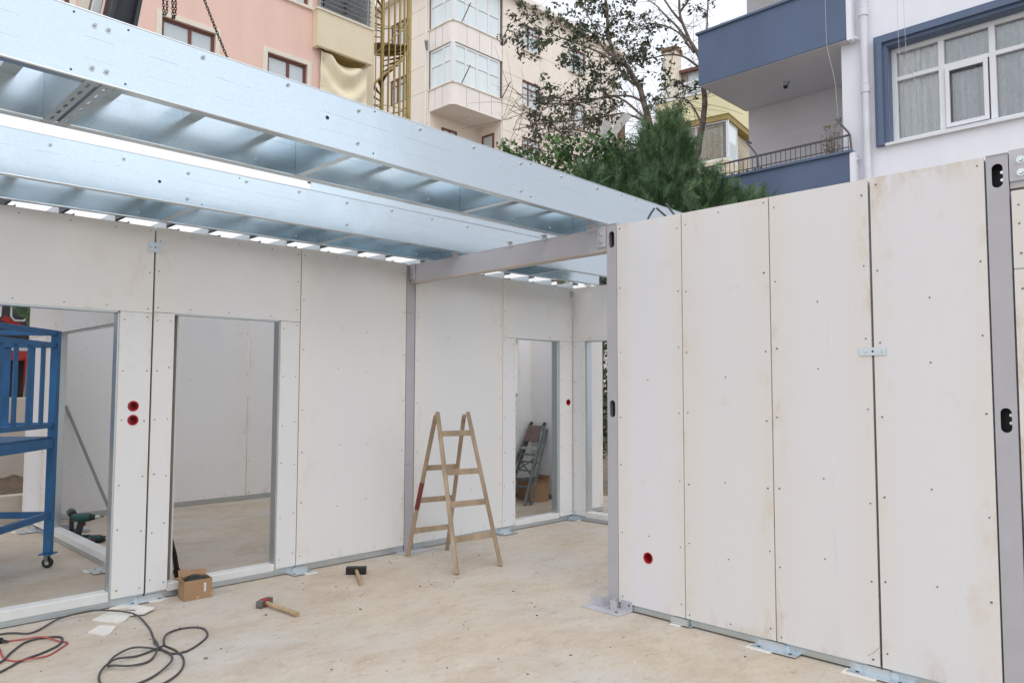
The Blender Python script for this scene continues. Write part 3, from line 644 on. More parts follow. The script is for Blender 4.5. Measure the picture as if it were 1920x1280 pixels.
for q in (tl, tr_): MB().cone(q+Vector((-.03, -.03, -.05)), q+Vector((.03, .04, -.05)), .007, .007, 8).build('hinge_bolt', STEELD, ld)

# hammers
def hammer(label, head, ax, tail, L, w, hm, neck=None, r=.017):
    h = thing('hammer', label, 'hammer', (head[0], head[1], 0), 'hammers on the slab')
    H = Vector((head[0], head[1], w/2+.002)); a = Vector((ax[0], ax[1], 0)).normalized()
    o = MB().beam(H-a*L/2, H+a*L/2, w, w).build('head', hm, h, bevel=.004)
    if neck: MB().beam(H-a*.032, H+a*.032, w+.004, w+.004).build('painted_band', neck, h, bevel=.004)
    T = Vector((tail[0], tail[1], .018)); d = (T-H).normalized()
    pts = [H-d*.0+Vector((0, 0, .004)), H.lerp(T, .3), H.lerp(T, .7)+Vector((0, 0, .003)), T]
    mb = MB(); k = 10
    for i in range(3): mb.cone(pts[i], pts[i+1], (r*.85, r*.9, r)[i], (r*.9, r, r*1.15)[i], k)
    mb.build('handle', WOODH, h, smooth=False)
hammer('red and grey club hammer lying left of centre, handle toward the camera', (2.685, 5.19), (.75, .35), (2.725, 4.79), .135, .05, HAMMER, REDP)
hammer('black sledge hammer head with short wooden handle, left of the ladder', (3.69, 5.52), (.75, -.66), (3.50, 5.16), .17, .06, STEELD)

# cardboard box with black bag
def open_box(label, o, ux, uy, lx, ly, h, bag=True, group=None, printed=True):
    B = thing('cardboard_box', label, 'box', (o[0], o[1], 0), group)
    F = Fr((o[0], o[1], 0), ux, uy); t = .004     # u along lx, n along ly
    MB().fbox(F, 0, lx, 0, h, 0, t).build('side', CARD, B); MB().fbox(F, 0, lx, 0, h, ly-t, ly).build('side', CARD, B)
    MB().fbox(F, 0, t, 0, h, t, ly-t).build('side', CARD, B); MB().fbox(F, lx-t, lx, 0, h, t, ly-t).build('side', CARD, B)
    MB().fbox(F, t, lx-t, .001, t, t, ly-t).build('bottom', CARD, B)
    # flaps folded outward / up
    v0 = [F.p(0, ly, h), F.p(lx, ly, h), F.p(lx, ly+.02, h+.035), F.p(0, ly+.02, h+.05)]; v1 = [q+Vector((0, 0, .004)) for q in v0]
    q = [(0, 1, 2, 3), (4, 7, 6, 5), (0, 4, 5, 1), (1, 5, 6, 2), (2, 6, 7, 3), (3, 7, 4, 0)]
    MB().add(v0+v1, q).build('flap', CARD, B)
    v0 = [F.p(0, 0, h), F.p(0, ly, h), F.p(-.055, ly-.01, h+.0), F.p(-.05, .01, h+.03)]; v1 = [p_+Vector((0, 0, .004)) for p_ in v0]
    MB().add(v0+v1, q).build('flap', CARD, B)
    if printed:
        st = MB().fbox(F, lx*.70, lx*.78, h*.36, h*.8, -.0012, -.0002).build('sticker', WHITEP, B)
        mb = MB()
        for k in range(9): mb.fbox(F, lx*.715, lx*.715+lx*.05*random.uniform(.5, 1), h*(.40+.042*k), h*(.415+.042*k), -.0018, -.0013)
        mb.build('print', PRINT, st)
    if bag:
        mb = MB(); n = 14; vs = []; fs = []
        for i in range(n+1):
            for j in range(n+1):
                u = .006+(lx-.012)*i/n; w = .006+(ly-.012)*j/n; e = math.sin(math.pi*i/n)*math.sin(math.pi*j/n)
                vs.append(F.p(u, w, h-.03+.055*e**.5+.012*mnoise.noise(Vector((u*30, w*30, 1))))) 
        for i in range(n):
            for j in range(n): a_ = i*(n+1)+j; fs.append((a_, a_+1, a_+n+2, a_+n+1))
        b_ = mb.add(vs, fs).build('black_bag', BAG, smooth=True); b_.parent = None
        tag(b_, 'black plastic bag bulging in the open cardboard box', 'bag')
    return B
open_box('small brown cardboard box at the second doorway sill, a black bag in it', (2.315, 5.715), (.985, -.06, 0), (.1, .985, 0), .205, .15, .145)
# scraps of board
def scrap(pts, z, label, t=.010):
    n = len(pts); vs = [(x, y, z) for x, y in pts]+[(x, y, z+t) for x, y in pts]
    o = MB().add(vs, [tuple(range(n))[::-1], tuple(range(n, 2*n))]+[(i, (i+1) % n, n+(i+1) % n, n+i) for i in range(n)]).build('board_scrap', SCRAP)
    tag(o, label, 'scrap', 'broken white board scraps')
scrap([(1.69, 5.69), (1.80, 5.50), (1.85, 5.53), (1.965, 5.70), (1.82, 5.81)], .001, 'largest pale board scrap, crossed by the black cable')
scrap([(1.90, 5.60), (1.98, 5.56), (2.08, 5.64), (2.02, 5.79), (1.94, 5.78), (1.98, 5.68)], .012, 'pale board scrap resting on the largest one')
scrap([(1.59, 5.43), (1.65, 5.29), (1.68, 5.30), (1.76, 5.43), (1.69, 5.53)], .001, 'pale board scrap nearest the camera')
scrap([(1.86, 5.90), (1.93, 5.84), (2.0, 5.83), (2.05, 5.87), (1.98, 5.90), (2.02, 5.925), (1.93, 5.928)], .001, 'jagged pale scrap against the sill under the red sockets')
scrap([(2.12, 5.87), (2.2, 5.84), (2.27, 5.87), (2.24, 5.90), (2.13, 5.91)], .001, 'thin pale splinter between the sill and the cardboard box')
scrap([(2.03, 5.70), (2.06, 5.685), (2.075, 5.70), (2.05, 5.715)], .001, 'tiny pale chip beside the board scraps', .006)
R_ = random.Random(5)
crumbs = MB()
for i in range(150):
    x = R_.uniform(.9, 5.6); y = R_.uniform(2.0, 5.8)
    if y < 5.8 and x > 4.3 and y < 3.4: continue
    r = R_.uniform(.002, .008)*R_.choice((1, 1, 1.6)); a = R_.uniform(0, 6.28)
    crumbs.beam((x, y, r*.3), (x+r*1.6*math.cos(a), y+r*1.6*math.sin(a), r*.3), r, r*.6)
c_ = crumbs.build('debris_crumbs', mat('dark_crumb', (.14, .11, .085), .9, island=.9), kind='stuff'); tag(c_, 'small dark crumbs scattered over the slab', 'debris')
crumbs = MB()
for i in range(70):
    x = R_.uniform(1.0, 4.3); y = R_.uniform(2.6, 5.8); r = R_.uniform(.003, .008); a = R_.uniform(0, 6.28)
    crumbs.beam((x, y, r*.3), (x+r*1.6*math.cos(a), y+r*1.6*math.sin(a), r*.3), r, r*.6)
c_ = crumbs.build('plaster_crumbs', SCRAP, kind='stuff'); tag(c_, 'small white plaster crumbs scattered over the slab', 'debris')
# dry leaf bits
for (x, y, s, lb) in ((2.72, 2.78, .035, 'dry tan leaf near the bottom edge of the photo'), (3.98, 2.93, .02, 'small dry brown leaf by the right wall')):
    vs = [(x-s, y, .004), (x, y-s*.3, .012), (x+s, y+s*.2, .003), (x+.1*s, y+s*.35, .006)]; o = MB().add(vs, [(0, 1, 2, 3)]).build('dry_leaf', mat('dry_leaf', (.50, .33, .16), .8)); tag(o, lb, 'leaf')

# cables
def cable(pts, r, m, name, label, lift=None):
    P = [(x, y, r+.001+(lift(i) if lift else 0)) for i, (x, y) in enumerate(pts)]
    o = MB().tube(spline(P, 7), r, 7).build(name, m, smooth=True); tag(o, label, 'cable'); return o
C1 = [(.2, 6.0), (.7, 5.8), (1.18, 5.79), (1.33, 5.68), (1.52, 5.84), (1.69, 5.84), (1.8, 5.76), (1.92, 5.59), (1.91, 5.29), (1.84, 4.99), (1.81, 4.89), (1.81, 4.69), (1.87, 4.63), (1.96, 4.67), (2.1, 4.81), (2.15, 4.97), (2.11, 5.06), (2.01, 5.08), (1.91, 4.99), (1.85, 4.84), (1.86, 4.7), (1.84, 4.53), (1.77, 4.37), (1.67, 4.26), (1.56, 4.21), (1.4, 4.2), (1.2, 4.3)]
cable([(x, y) for x, y in C1], .0062, CABLE, 'black_cable', 'long black cable running from the left edge into a loose figure of eight', lambda i: {4: .010, 5: .026, 6: .028, 7: .016, 10: .008, 18: .008}.get(i, 0))
cable([(1.84, 4.99), (1.83, 4.94), (1.78, 4.76), (1.69, 4.63), (1.58, 4.59), (1.5, 4.63), (1.49, 4.72), (1.56, 4.82), (1.68, 4.86), (1.8, 4.77), (1.8, 4.61), (1.74, 4.46), (1.62, 4.37), (1.48, 4.29), (1.38, 4.30), (1.38, 4.49), (1.43, 4.63), (1.53, 4.73), (1.67, 4.76), (1.83, 4.80)], .0062, CABLE, 'black_cable', 'coiled black cable loops in the lower left foreground', lambda i: .010*(i % 3))
cable([(.9, 5.1), (1.07, 5.21), (1.15, 5.35), (1.26, 5.5), (1.37, 5.51), (1.44, 5.44), (1.39, 5.3), (1.28, 5.21), (1.16, 5.15), (1.03, 5.03), (.8, 4.9)], .0066, CABLE, 'black_cable', 'black cable loop tangled with the pink cable at the left edge')
cable([(1.17, 5.61), (1.25, 5.58), (1.35, 5.5), (1.41, 5.38), (1.44, 5.31), (1.39, 5.24), (1.29, 5.14), (1.18, 5.12), (1.13, 5.18), (1.1, 5.29), (1.12, 5.5)], .005, CABLER, 'pink_cable', 'pink red cable looped at the left edge', lambda i: .012 if i in (2, 7) else 0)
pl = thing('power_plug', 'black power connector where the pink cable starts at the left edge', 'plug', (1.13, 5.62, 0))
MB().cone((1.03, 5.72, .022), (1.15, 5.60, .018), .026, .018, 10).build('body', DRILLB, pl); MB().cone((1.15, 5.60, .018), (1.18, 5.57, .012), .012, .006, 8).build('strain_relief', DRILLB, pl)

# iron bar leaning in the second doorway
ib = thing('iron_bar', 'dark iron crowbar leaning inside the second doorway beside the box', 'crowbar', (2.53, 6.4, 0))
MB().tube([(2.30, 6.10, .60), (2.45, 6.26, .24), (2.49, 6.31, .10)], .017, 8, .022).build('shaft', STEELD, ib)
MB().tube([(2.49, 6.31, .10), (2.505, 6.325, .05), (2.53, 6.33, .015)], .03, 8, .024).build('claw', STEELD, ib)

# cordless tools behind the left doorway
def drill(label, loc, yaw, lying=False, s=1.0, body=DRILLG):
    d = thing('cordless_drill', label, 'power tool', loc, 'cordless tools on the floor')
    c, sn = math.cos(yaw), math.sin(yaw)
    def T(x, y, z):
        if lying: y, z = z-.03, .035-y
        return Vector((loc[0]+(x*c-y*sn)*s, loc[1]+(x*sn+y*c)*s, z*s))
    def cone(a, b, r0, r1, nm, m, par=d, n=12, bev=0): return MB().cone(T(*a), T(*b), r0*s, r1*s, n).build(nm, m, par, bevel=bev)
    cone((-.085, 0, .215), (.04, 0, .215), .034, .036, 'motor_body', body); cone((-.1, 0, .215), (-.085, 0, .215), .024, .034, 'end_cap', DRILLB)
    cone((.04, 0, .215), (.085, 0, .215), .032, .022, 'gear_nose', DRILLB); ch = cone((.085, 0, .215), (.12, 0, .215), .018, .013, 'chuck', CRANEW); cone((.12, 0, .215), (.15, 0, .215), .004, .004, 'bit', STEELD, ch)
    MB().beam(T(-.02, 0, .19), T(-.045, 0, .07), .034*s, .05*s).build('handle', DRILLB, d, bevel=.008)
    MB().beam(T(.005, 0, .178), T(.002, 0, .145), .014*s, .016*s).build('trigger', REDP, d)
    a = T(-.10, 0, .035); b = T(.045, 0, .035); up = (0, 0, 1) if not lying else tuple((T(0, 0, 1)-T(0, 0, 0)))
    MB().beam(a, b, .075*s, .062*s, up).build('battery', DRILLB, d, bevel=.008)
drill('dark green cordless drill standing behind, left of the pair', (2.42, 8.95, 0), 1.4, s=1.2)
drill('dark green impact driver standing in front, nose to the right', (2.43, 8.55, 0), -.5, s=1.2)
drill('dark green tool lying on its side beside the impact driver', (2.40, 8.30, 0), -.6, lying=True, s=1.15)
tb = thing('foot_bracket', 'transparent looking grey fixing lump behind the drills', 'bracket', (2.5, 9.3, 0))
MB().beam((2.44, 9.35, .045), (2.56, 9.25, .045), .09, .09).build('block', PAINT_P, tb, bevel=.01); MB().beam((2.58, 9.22, .02), (2.66, 9.16, .02), .08, .035).build('wing', PAINT_P, tb, bevel=.006)
o = MB().beam((2.64, 10.16, 1.36), (3.07, 9.70, .02), .03, .02, (0, 1, 0)).build('metal_rod', mat('dull_strip', (.30, .29, .28), .6, .3)); tag(o, 'long grey metal strip leaning diagonally on the rear wall', 'metal strip')

# blue wheeled scaffold
sc = thing('blue_scaffold', 'blue painted rolling work platform with a barred guard, behind the left doorway', 'scaffold', (1.93, 7.6, 0))
P0 = Vector((1.885, 7.62, 0)); d1 = Vector((-.65, -.76, 0)).normalized(); d2 = Vector((-.76, .65, 0)).normalized(); L1, L2 = 1.75, 1.45
cor = [P0, P0+d1*L1, P0+d1*L1+d2*L2, P0+d2*L2]
def atz(p, z): return Vector((p.x, p.y, z))
for i, p in enumerate(cor):
    MB().beam(atz(p, .13), atz(p, 2.09), .065, .055, tuple(d1)).build('post', BLUE, sc, bevel=.004)
    w = MB().cone(atz(p, .045)+d1*.016, atz(p, .045)-d1*.016, .045, .045, 18).build('wheel', STEELD, sc, bevel=.004)
    MB().cone(atz(p, .045)+d1*.019, atz(p, .045)-d1*.019, .018, .018, 12).build('hub', CRANEW, w)
    for s in (-1, 1): MB().beam(atz(p, .055)+d1*.024*s, atz(p, .118)+d1*.024*s+d2*.01, .030, .004, tuple(d1)).build('fork', HAMMER, sc)
    MB().beam(atz(p, .124)-d1*.06, atz(p, .124)+d1*.06, .11, .010).build('caster_plate', BLUE, sc)
def edge(a, b, zs, w=.045, h=.05):
    for z in zs: MB().beam(atz(a, z), atz(b, z), w, h).build('rail', BLUE, sc, bevel=.003)
for a, b in ((0, 1), (3, 2), (0, 3), (1, 2)): edge(cor[a], cor[b], (2.07, 1.96, 1.25), .04, .045)
for a, b in ((0, 1), (3, 2), (0, 3), (1, 2)): edge(cor[a], cor[b], (1.09,), .05, .085)
for a, b in ((0, 1), (0, 3), (3, 2)): edge(cor[a], cor[b], (.46,), .04, .055)
for A, dd, LN in ((P0, d1, L1), (cor[3], d1, L1), (P0, d2, L2)):
    k = 1
    while k*.205 < LN-.08:
        q = A+dd*(.205*k); MB().beam(atz(q, 1.25), atz(q, 1.96), .058, .012, tuple(dd.cross(up_))).build('baluster', BLUE, sc); k += 1
v = [atz(p, 1.135) for p in cor]; v2 = [atz(p, 1.15) for p in cor]
MB().add(v+v2, [(3, 2, 1, 0), (4, 5, 6, 7), (0, 1, 5, 4), (1, 2, 6, 5), (2, 3, 7, 6), (3, 0, 4, 7)]).build('deck', mat('blue_deck_worn', (.10, .20, .33), .5, 0, .3, 6, .1, 40, col2=(.04, .13, .28)), sc)

# metal stepladder leaning in the far room
st = thing('metal_stepladder', 'folded teal grey metal stepladder with a brown seat board, leaning in the far room', 'ladder', (7.6, 7.1, 0))
bR, bL, tR, tL = Vector((7.37, 7.05, 0)), Vector((7.33, 7.50, 0)), Vector((8.0, 7.27, 1.04)), Vector((8.0, 7.53, 1.04))
for a, b in ((bL, tL), (bR, tR)): MB().beam(a, b, .03, .045).build('rail', TEAL, st, bevel=.003); MB().cone(b-Vector((.01, 0, .0)), b+Vector((.03, 0, .04)), .022, .022, 8).build('end_cap', DRILLB, st)
rR, rL = Vector((7.47, 7.03, 0)), Vector((7.43, 7.47, 0))
for a, b in ((rL, tL+Vector((.03, 0, -.05))), (rR, tR+Vector((.05, -.02, -.05)))): MB().beam(a, b, .025, .035).build('rear_rail', TEAL, st)
for t in (.22, .42, .62): MB().beam(bL.lerp(tL, t), bR.lerp(tR, t), .075, .018).build('tread', TEAL, st)
for t in (.30, .52): MB().beam(rL.lerp(tL, t), rR.lerp(tR, t), .02, .02).build('brace', TEAL, st)
for (ta, tb) in ((.58, .36), (.36, .58)): MB().beam(bL.lerp(tL, ta), bR.lerp(tR, tb), .014, .018).build('brace', TEAL, st)
MB().beam(bL.lerp(tL, .70), bR.lerp(tR, .70), .05, .03).build('tread', CRANEW, st)
c0, c1 = bL.lerp(bR, .5), tL.lerp(tR, .5); MB().beam(c0.lerp(c1, .78)+Vector((-.02, 0, .01)), c0.lerp(c1, .99)+Vector((-.02, 0, .01)), .24, .02).build('seat_board', PINKSEAT, st, bevel=.004)
open_box('brown cardboard box behind the leaning metal stepladder', (7.62, 7.18), (.3, .95, 0), (.95, -.3, 0), .36, .3, .30, False, None, False)

# black cable ends sticking up above the right wall
for i, (a, b) in enumerate((((4.60, 3.16, 2.79), (4.66, 3.12, 2.93)), ((4.60, 2.93, 2.79), (4.60, 3.06, 2.91)), ((4.60, 2.88, 2.80), (4.60, 2.98, 2.93)))):
    o = MB().tube(spline([a, tuple((Vector(a)+Vector(b))/2+Vector((.0, .008, .006))), b], 5), .008, 8).build('cable_end', CABLE); tag(o, ('straight', 'lower slanting', 'upper slanting')[i]+' black cable end poking up behind the right wall', 'cable', 'black cable ends above the right wall')

# ============================================================ background
# crane arm, chains, truck
ca = thing('crane_jib', 'dark crane jib with a grey cylinder hanging in at the top left', 'crane', (2.4, 8, 4.9))
a, b = Vector((2.36, 8.0, 4.95)), Vector((2.95, 8.2, 8.6))
MB().beam(a, b, .21, .26, (0, 1, 0)).build('jib', CRANED, ca, bevel=.01)
for s in (-1, 1): MB().beam(a+Vector((.11*s, -.10, 0)), b+Vector((.11*s, -.10, 0)), .035, .30, (0, 1, 0)).build('jib_flange', CRANED, ca)
MB().beam(a+Vector((-.20, 0, .1)), b+Vector((-.20, 0, 0)), .09, .12, (0, 1, 0)).build('cylinder', CRANEW, ca, bevel=.01)
MB().beam(a+Vector((-.30, 0, .1)), b+Vector((-.30, 0, 0)), .06, .10, (0, 1, 0)).build('hose_cover', mat('cream_cover', (.65, .6, .5), .5), ca)
MB().beam(b, Vector((-1.2, 14.6, 4.0)), .35, .35).build('main_boom', TRUCKR, ca)
MB().beam(Vector((-1.2, 14.6, 4.2)), Vector((-1.2, 14.6, 1.6)), .5, .5).build('column', TRUCKR, ca)
def chain(pts, name, label, wire=.0021, lk=.018):
    P = spline(pts, 12); ls = [0]
    for i in range(1, len(P)): ls.append(ls[-1]+(P[i]-P[i-1]).length)
    mb = MB(); d = 0; k = 0
    while d < ls[-1]-lk:
        def at(s):
            for i in range(1, len(ls)):
                if ls[i] >= s: return P[i-1].lerp(P[i], (s-ls[i-1])/(ls[i]-ls[i-1]))
            return P[-1]
        a, b = at(d), at(d+lk); ax = (b-a).normalized(); up = Vector((1, 0, 0)) if abs(ax.x) < .9 else Vector((0, 1, 0))
        x = ax.cross(up).normalized(); y = ax.cross(x); s = x if k % 2 else y; c = (a+b)/2; h = lk/2+wire; w = lk*.33
        ring = [c+ax*h*math.cos(t)*1.0+s*w*math.sin(t) for t in np.linspace(0, 2*math.pi, 9)]
        mb.tube(ring, wire, 5); d += lk*.82; k += 1
    o = mb.build(name, CHAIN, smooth=True); tag(o, label, 'chain', 'lifting chains'); return o
chain([(1.53, 3.41, 3.125), (1.465, 3.42, 3.27), (1.40, 3.43, 3.42), (1.0, 3.6, 4.5), (.9, 3.7, 4.9)], 'lifting_chain', 'taut dark chain slanting down to the nearest galvanised beam')
chain([(.9, 3.7, 4.9), (1.30, 3.88, 4.2), (1.385, 3.9, 3.6), (1.39, 3.9, 3.50), (1.405, 3.9, 3.6), (1.32, 3.88, 4.2), (.92, 3.7, 4.9)], 'lifting_chain', 'left loose chain loop in front of the pink building window')
chain([(.9, 3.7, 4.9), (1.38, 3.9, 4.1), (1.433, 3.9, 3.6), (1.437, 3.9, 3.495), (1.45, 3.9, 3.6), (1.40, 3.9, 4.1), (.92, 3.7, 4.9)], 'lifting_chain', 'right loose chain loop in front of the pink building window')
tk = thing('crane_truck', 'red and black crane truck parked above the retaining wall', 'truck', (2.4, 14.8, 1.4))
MB().box(-2.5, 4.6, 14.0, 14.2, 2.0, 2.15).build('chassis_rail', TRUCKR, tk, bevel=.01)
MB().box(-2.5, 5.2, 14.36, 15.5, 1.42, 3.6).build('body', TRUCKD, tk, bevel=.02)
MB().beam((2.7, 13.95, 2.66), (3.5, 13.95, 2.20), .09, .1, (0, 1, 0)).build('strut', TRUCKR, tk, bevel=.005)
MB().box(3.15, 3.7, 14.1, 14.3, 2.80, 3.4).build('cabinet', TRUCKR, tk, bevel=.02)
MB().box(3.02, 3.12, 13.9, 14.0, 1.42, 2.05).build('outrigger_leg', TRUCKR, tk, bevel=.005)
MB().box(2.2, 2.32, 13.9, 14.0, 2.05, 2.62).build('post', CRANEW, tk)
MB().box(1.7, 4.2, 14.0, 14.35, 2.155, 2.22).build('deck_edge', CRANEW, tk)
for x in (2.42, 2.78):
    MB().tube([(x, 13.8, 2.95), (x, 13.8, 2.68), (x+.05, 13.8, 2.62), (x+.17, 13.8, 2.62), (x+.22, 13.8, 2.68), (x+.22, 13.8, 2.95)], .016, 7).build('grab_handle', CRANEW, tk)
for x in (-1, 4.0):
    w = MB().cone((x, 13.85, 1.87), (x, 14.35, 1.87), .47, .47, 24).build('wheel', DRILLB, tk, bevel=.03); MB().cone((x, 13.84, 1.87), (x, 13.9, 1.87), .24, .2, 16).build('rim', CRANEW, w)
ww = thing('bright_fill_hall', 'added white filler shaped as a hall with a steep roof, brightening the gaps between the roof beams', 'building', (8, 15.6, 1.4))  # invented hall; roof tilted to the sky so the beam gaps look white
MB().box(-14, 26, 15.7, 18.8, 1.3, 3.2).build('wall', WHITEW, ww)
for k in range(20):
    x = -14+2*k; MB().add([(x+.003, 15.6, 3.0), (x+1.997, 15.6, 3.0), (x+1.997, 18.75, 8.7), (x+.003, 18.75, 8.7), (x+.003, 15.75, 2.9), (x+1.997, 15.75, 2.9), (x+1.997, 18.9, 8.6), (x+.003, 18.9, 8.6)], [(0, 1, 2, 3), (7, 6, 5, 4), (0, 4, 5, 1), (1, 5, 6, 2), (2, 6, 7, 3), (3, 7, 4, 0)]).build('roof_sheet', WHITEW, ww)

# window helper
def window(F, u0, u1, v0, v1, root, fm, gm, mull=(), trans=(), fw_=.07, rec=.10, casing=None, cw=.16, curtain=None, depth=.06):
    mb = MB(); w0, w1 = -rec-depth, -rec
    mb.fbox(F, u0, u0+fw_, v0, v1, w0, w1); mb.fbox(F, u1-fw_, u1, v0, v1, w0, w1)
    mb.fbox(F, u0+fw_, u1-fw_, v0, v0+fw_, w0, w1); mb.fbox(F, u0+fw_, u1-fw_, v1-fw_, v1, w0, w1)
    for u in mull: mb.fbox(F, u-fw_*.5, u+fw_*.5, v0+fw_, v1-fw_, w0, w1+.003)
    for t in trans: mb.fbox(F, u0+fw_, u1-fw_, t-fw_*.4, t+fw_*.4, w0+.002, w1-.003)
    o = mb.build('window', fm, root, bevel=.006)
    us = [u0+fw_]+[u for u in mull]+[u1-fw_]; vs = [v0+fw_]+list(trans)+[v1-fw_]
    for i in range(len(us)-1):
        for j in range(len(vs)-1):
            a = us[i]+(fw_*.45 if i else 0); b = us[i+1]-(fw_*.45 if i < len(us)-2 else 0); c = vs[j]+(fw_*.35 if j else 0); d = vs[j+1]-(fw_*.35 if j < len(vs)-2 else 0)
            MB().fbox(F, a, b, c, d, w0+.015, w0+.022).build('pane', gm, o)
    if casing:
        mb = MB(); mb.fbox(F, u0-cw, u0, v0, v1+cw, -.02, .035); mb.fbox(F, u1, u1+cw, v0, v1+cw, -.02, .035); mb.fbox(F, u0, u1, v1, v1+cw, -.02, .035); mb.fbox(F, u0-cw, u1+cw, v0-.08, v0, -.02, .07)
        mb.build('casing', casing, root, bevel=.004)
    return o

# pink building
pk = thing('pink_building', 'pink stuccoed apartment building with brown framed windows', 'building', (6, 19, 1.4))
FK = Fr((0, 19, 0), (1, 0, 0), (0, -1, 0)); WN = []
for fl in (0, 1, -1):
    for (a, b) in ((6.74, 8.1), (9.56, 10.78), (3.3, 4.7), (.2, 1.6)): WN.append((a, b, 9.42+3.12*fl+(.0 if fl == 0 else .02), 10.82+3.12*fl))
MB().plate(FK, rect(-8, 11.22, 1.4, 16.5), [rect(*w) for w in WN], -.3, 0).build('wall', PINK, pk)
MB().box(-8, 11.2, 19.35, 26, 1.4, 16.4).build('body', PINK, pk)
for w in WN: window(FK, *w, pk, BROWNF, GLASSF, mull=((w[0]+w[1])/2+.05,), casing=CREAMT, cw=.13, rec=.06, fw_=.08)
MB().box(11.225, 11.28, 18.95, 19.02, 1.4, 16.5).build('downpipe', mat('brown_pipe', (.25, .15, .10), .5), pk)
# tan building with balcony, louvres, tarpaulin
tn = thing('tan_building', 'tan rendered building end with a solid balcony parapet beside the pink one', 'building', (12, 19, 1.4))
MB().box(11.285, 13.5, 19.6, 26, 1.4, 16.5).build('wall', TAN, tn)
MB().box(10.93, 12.83, 18.72, 18.84, 11.39, 12.46).build('balcony_parapet', TAN, tn); MB().box(10.93, 11.05, 18.84, 18.99, 11.39, 12.46).build('balcony_parapet', TAN, tn); MB().box(12.71, 12.83, 18.84, 19.6, 11.39, 12.46).build('balcony_parapet', TAN, tn)
MB().box(10.89, 12.87, 18.68, 18.88, 12.46, 12.51).build('coping', CREAMT, tn); MB().box(11.285, 12.71, 18.84, 19.6, 11.39, 11.55).build('balcony_floor', YELLOWD, tn)
lv = thing('louvre_screen', 'grey metal louvre screen standing on the tan balcony', 'screen', (12, 18.8, 12.5))
for k in range(13): MB().beam((11.1, 18.78, 12.6+k*.15), (12.8, 18.78, 12.6+k*.15), .13, .02, (0, -.6, .8)).build('slat', LOUV, lv)
for x in (11.08, 11.95, 12.8): MB().beam((x, 18.86, 12.5), (x, 18.86, 14.7), .05, .05).build('post', LOUV, lv)
MB().box(11.1, 12.8, 18.95, 18.97, 12.5, 14.7).build('backing_sheet', CRANEW, lv)
tp = thing('tarpaulin', 'cream tarpaulin hanging in folds under the tan balcony', 'tarpaulin', (12, 18.9, 11.4)) 
nx, nz = 40, 40; vs = []; fs = []
for i in range(nx+1):
    for j in range(nz+1):
        u = i/nx; v = j/nz; x = 11.17+1.6*u; sag = .09*math.sin(math.pi*u)**.8*(1-v)**1.5
        z = 11.37-.16*u-sag-(2.4-.2)*v
        w = .10*math.sin(math.pi*u)**.7*math.sin(17*(v-.85*math.sin(math.pi*u)*.38)+1.0)*math.exp(-1.1*v)+.03*math.sin(7*u+4*v)*v
        vs.append((x, 18.9+1.6*w+.02*mnoise.noise(Vector((u*6, v*6, 0))), z))
for i in range(nx):
    for j in range(nz): a = i*(nz+1)+j; fs.append((a, a+nz+1, a+nz+2, a+1))
MB().add(vs, fs).build('sheet', TARP, tp, smooth=True)
# yellow spiral fire escape
sp = thing('spiral_stair', 'yellow caged spiral fire escape between the tan and cream buildings', 'staircase', (14.75, 20.9, 1.4))
cx, cy, Rr = 14.72, 20.9, .86
MB().cone((cx, cy, 1.4), (cx, cy, 18.5), .07, .07, 12).build('centre_pole', STAIRY, sp)
MB().cone((15.45, 20.35, 1.4), (15.45, 20.35, 18.5), .085, .085, 12).build('outer_post', STAIRY, sp)
outer = []
for zf in (4.1, 7.2, 10.3, 13.4, 16.5):
    seq = [(130+200/15*k, 200/15, zf+.2067*(k+1)-.2067, .03) for k in range(15)]+[(330+160/6*k, 160/6, zf+3.1, .05) for k in range(6)]
    for deg, wd, z, th in seq:
        t0, t1 = math.radians(deg), math.radians(deg+wd*(1.02 if wd > 20 else .8))
        vs = [(cx+.07*math.cos(t0), cy+.07*math.sin(t0), z), (cx+Rr*math.cos(t0), cy+Rr*math.sin(t0), z), (cx+Rr*math.cos(t1), cy+Rr*math.sin(t1), z), (cx+.07*math.cos(t1), cy+.07*math.sin(t1), z)]
        vs += [(x, y, zz+th) for x, y, zz in vs]
        MB().add(vs, [(3, 2, 1, 0), (4, 5, 6, 7), (0, 1, 5, 4), (1, 2, 6, 5), (2, 3, 7, 6), (3, 0, 4, 7)]).build('tread' if wd < 20 else 'landing', STAIRD, sp)
        outer.append((cx+Rr*math.cos(t0), cy+Rr*math.sin(t0), z-.04))
MB().tube(spline(outer, 2), .035, 6).build('stringer', STAIRY, sp)
MB().tube(spline([(x, y, z_+1.0) for x, y, z_ in outer], 2), .022, 5).build('handrail', STAIRY, sp)
for i in range(26):
    t = 2*math.pi*i/26; MB().cone((cx+(Rr+.05)*math.cos(t), cy+(Rr+.05)*math.sin(t), 5), (cx+(Rr+.05)*math.cos(t), cy+(Rr+.05)*math.sin(t), 18.5), .020, .020, 6).build('cage_bar', STAIRY, sp)
for z in (8.2, 10.9, 13.6, 16.3):
    MB().tube([(cx+(Rr+.05)*math.cos(t), cy+(Rr+.05)*math.sin(t), z) for t in np.linspace(0, 2*math.pi, 33)], .015, 5).build('cage_ring', STAIRY, sp)

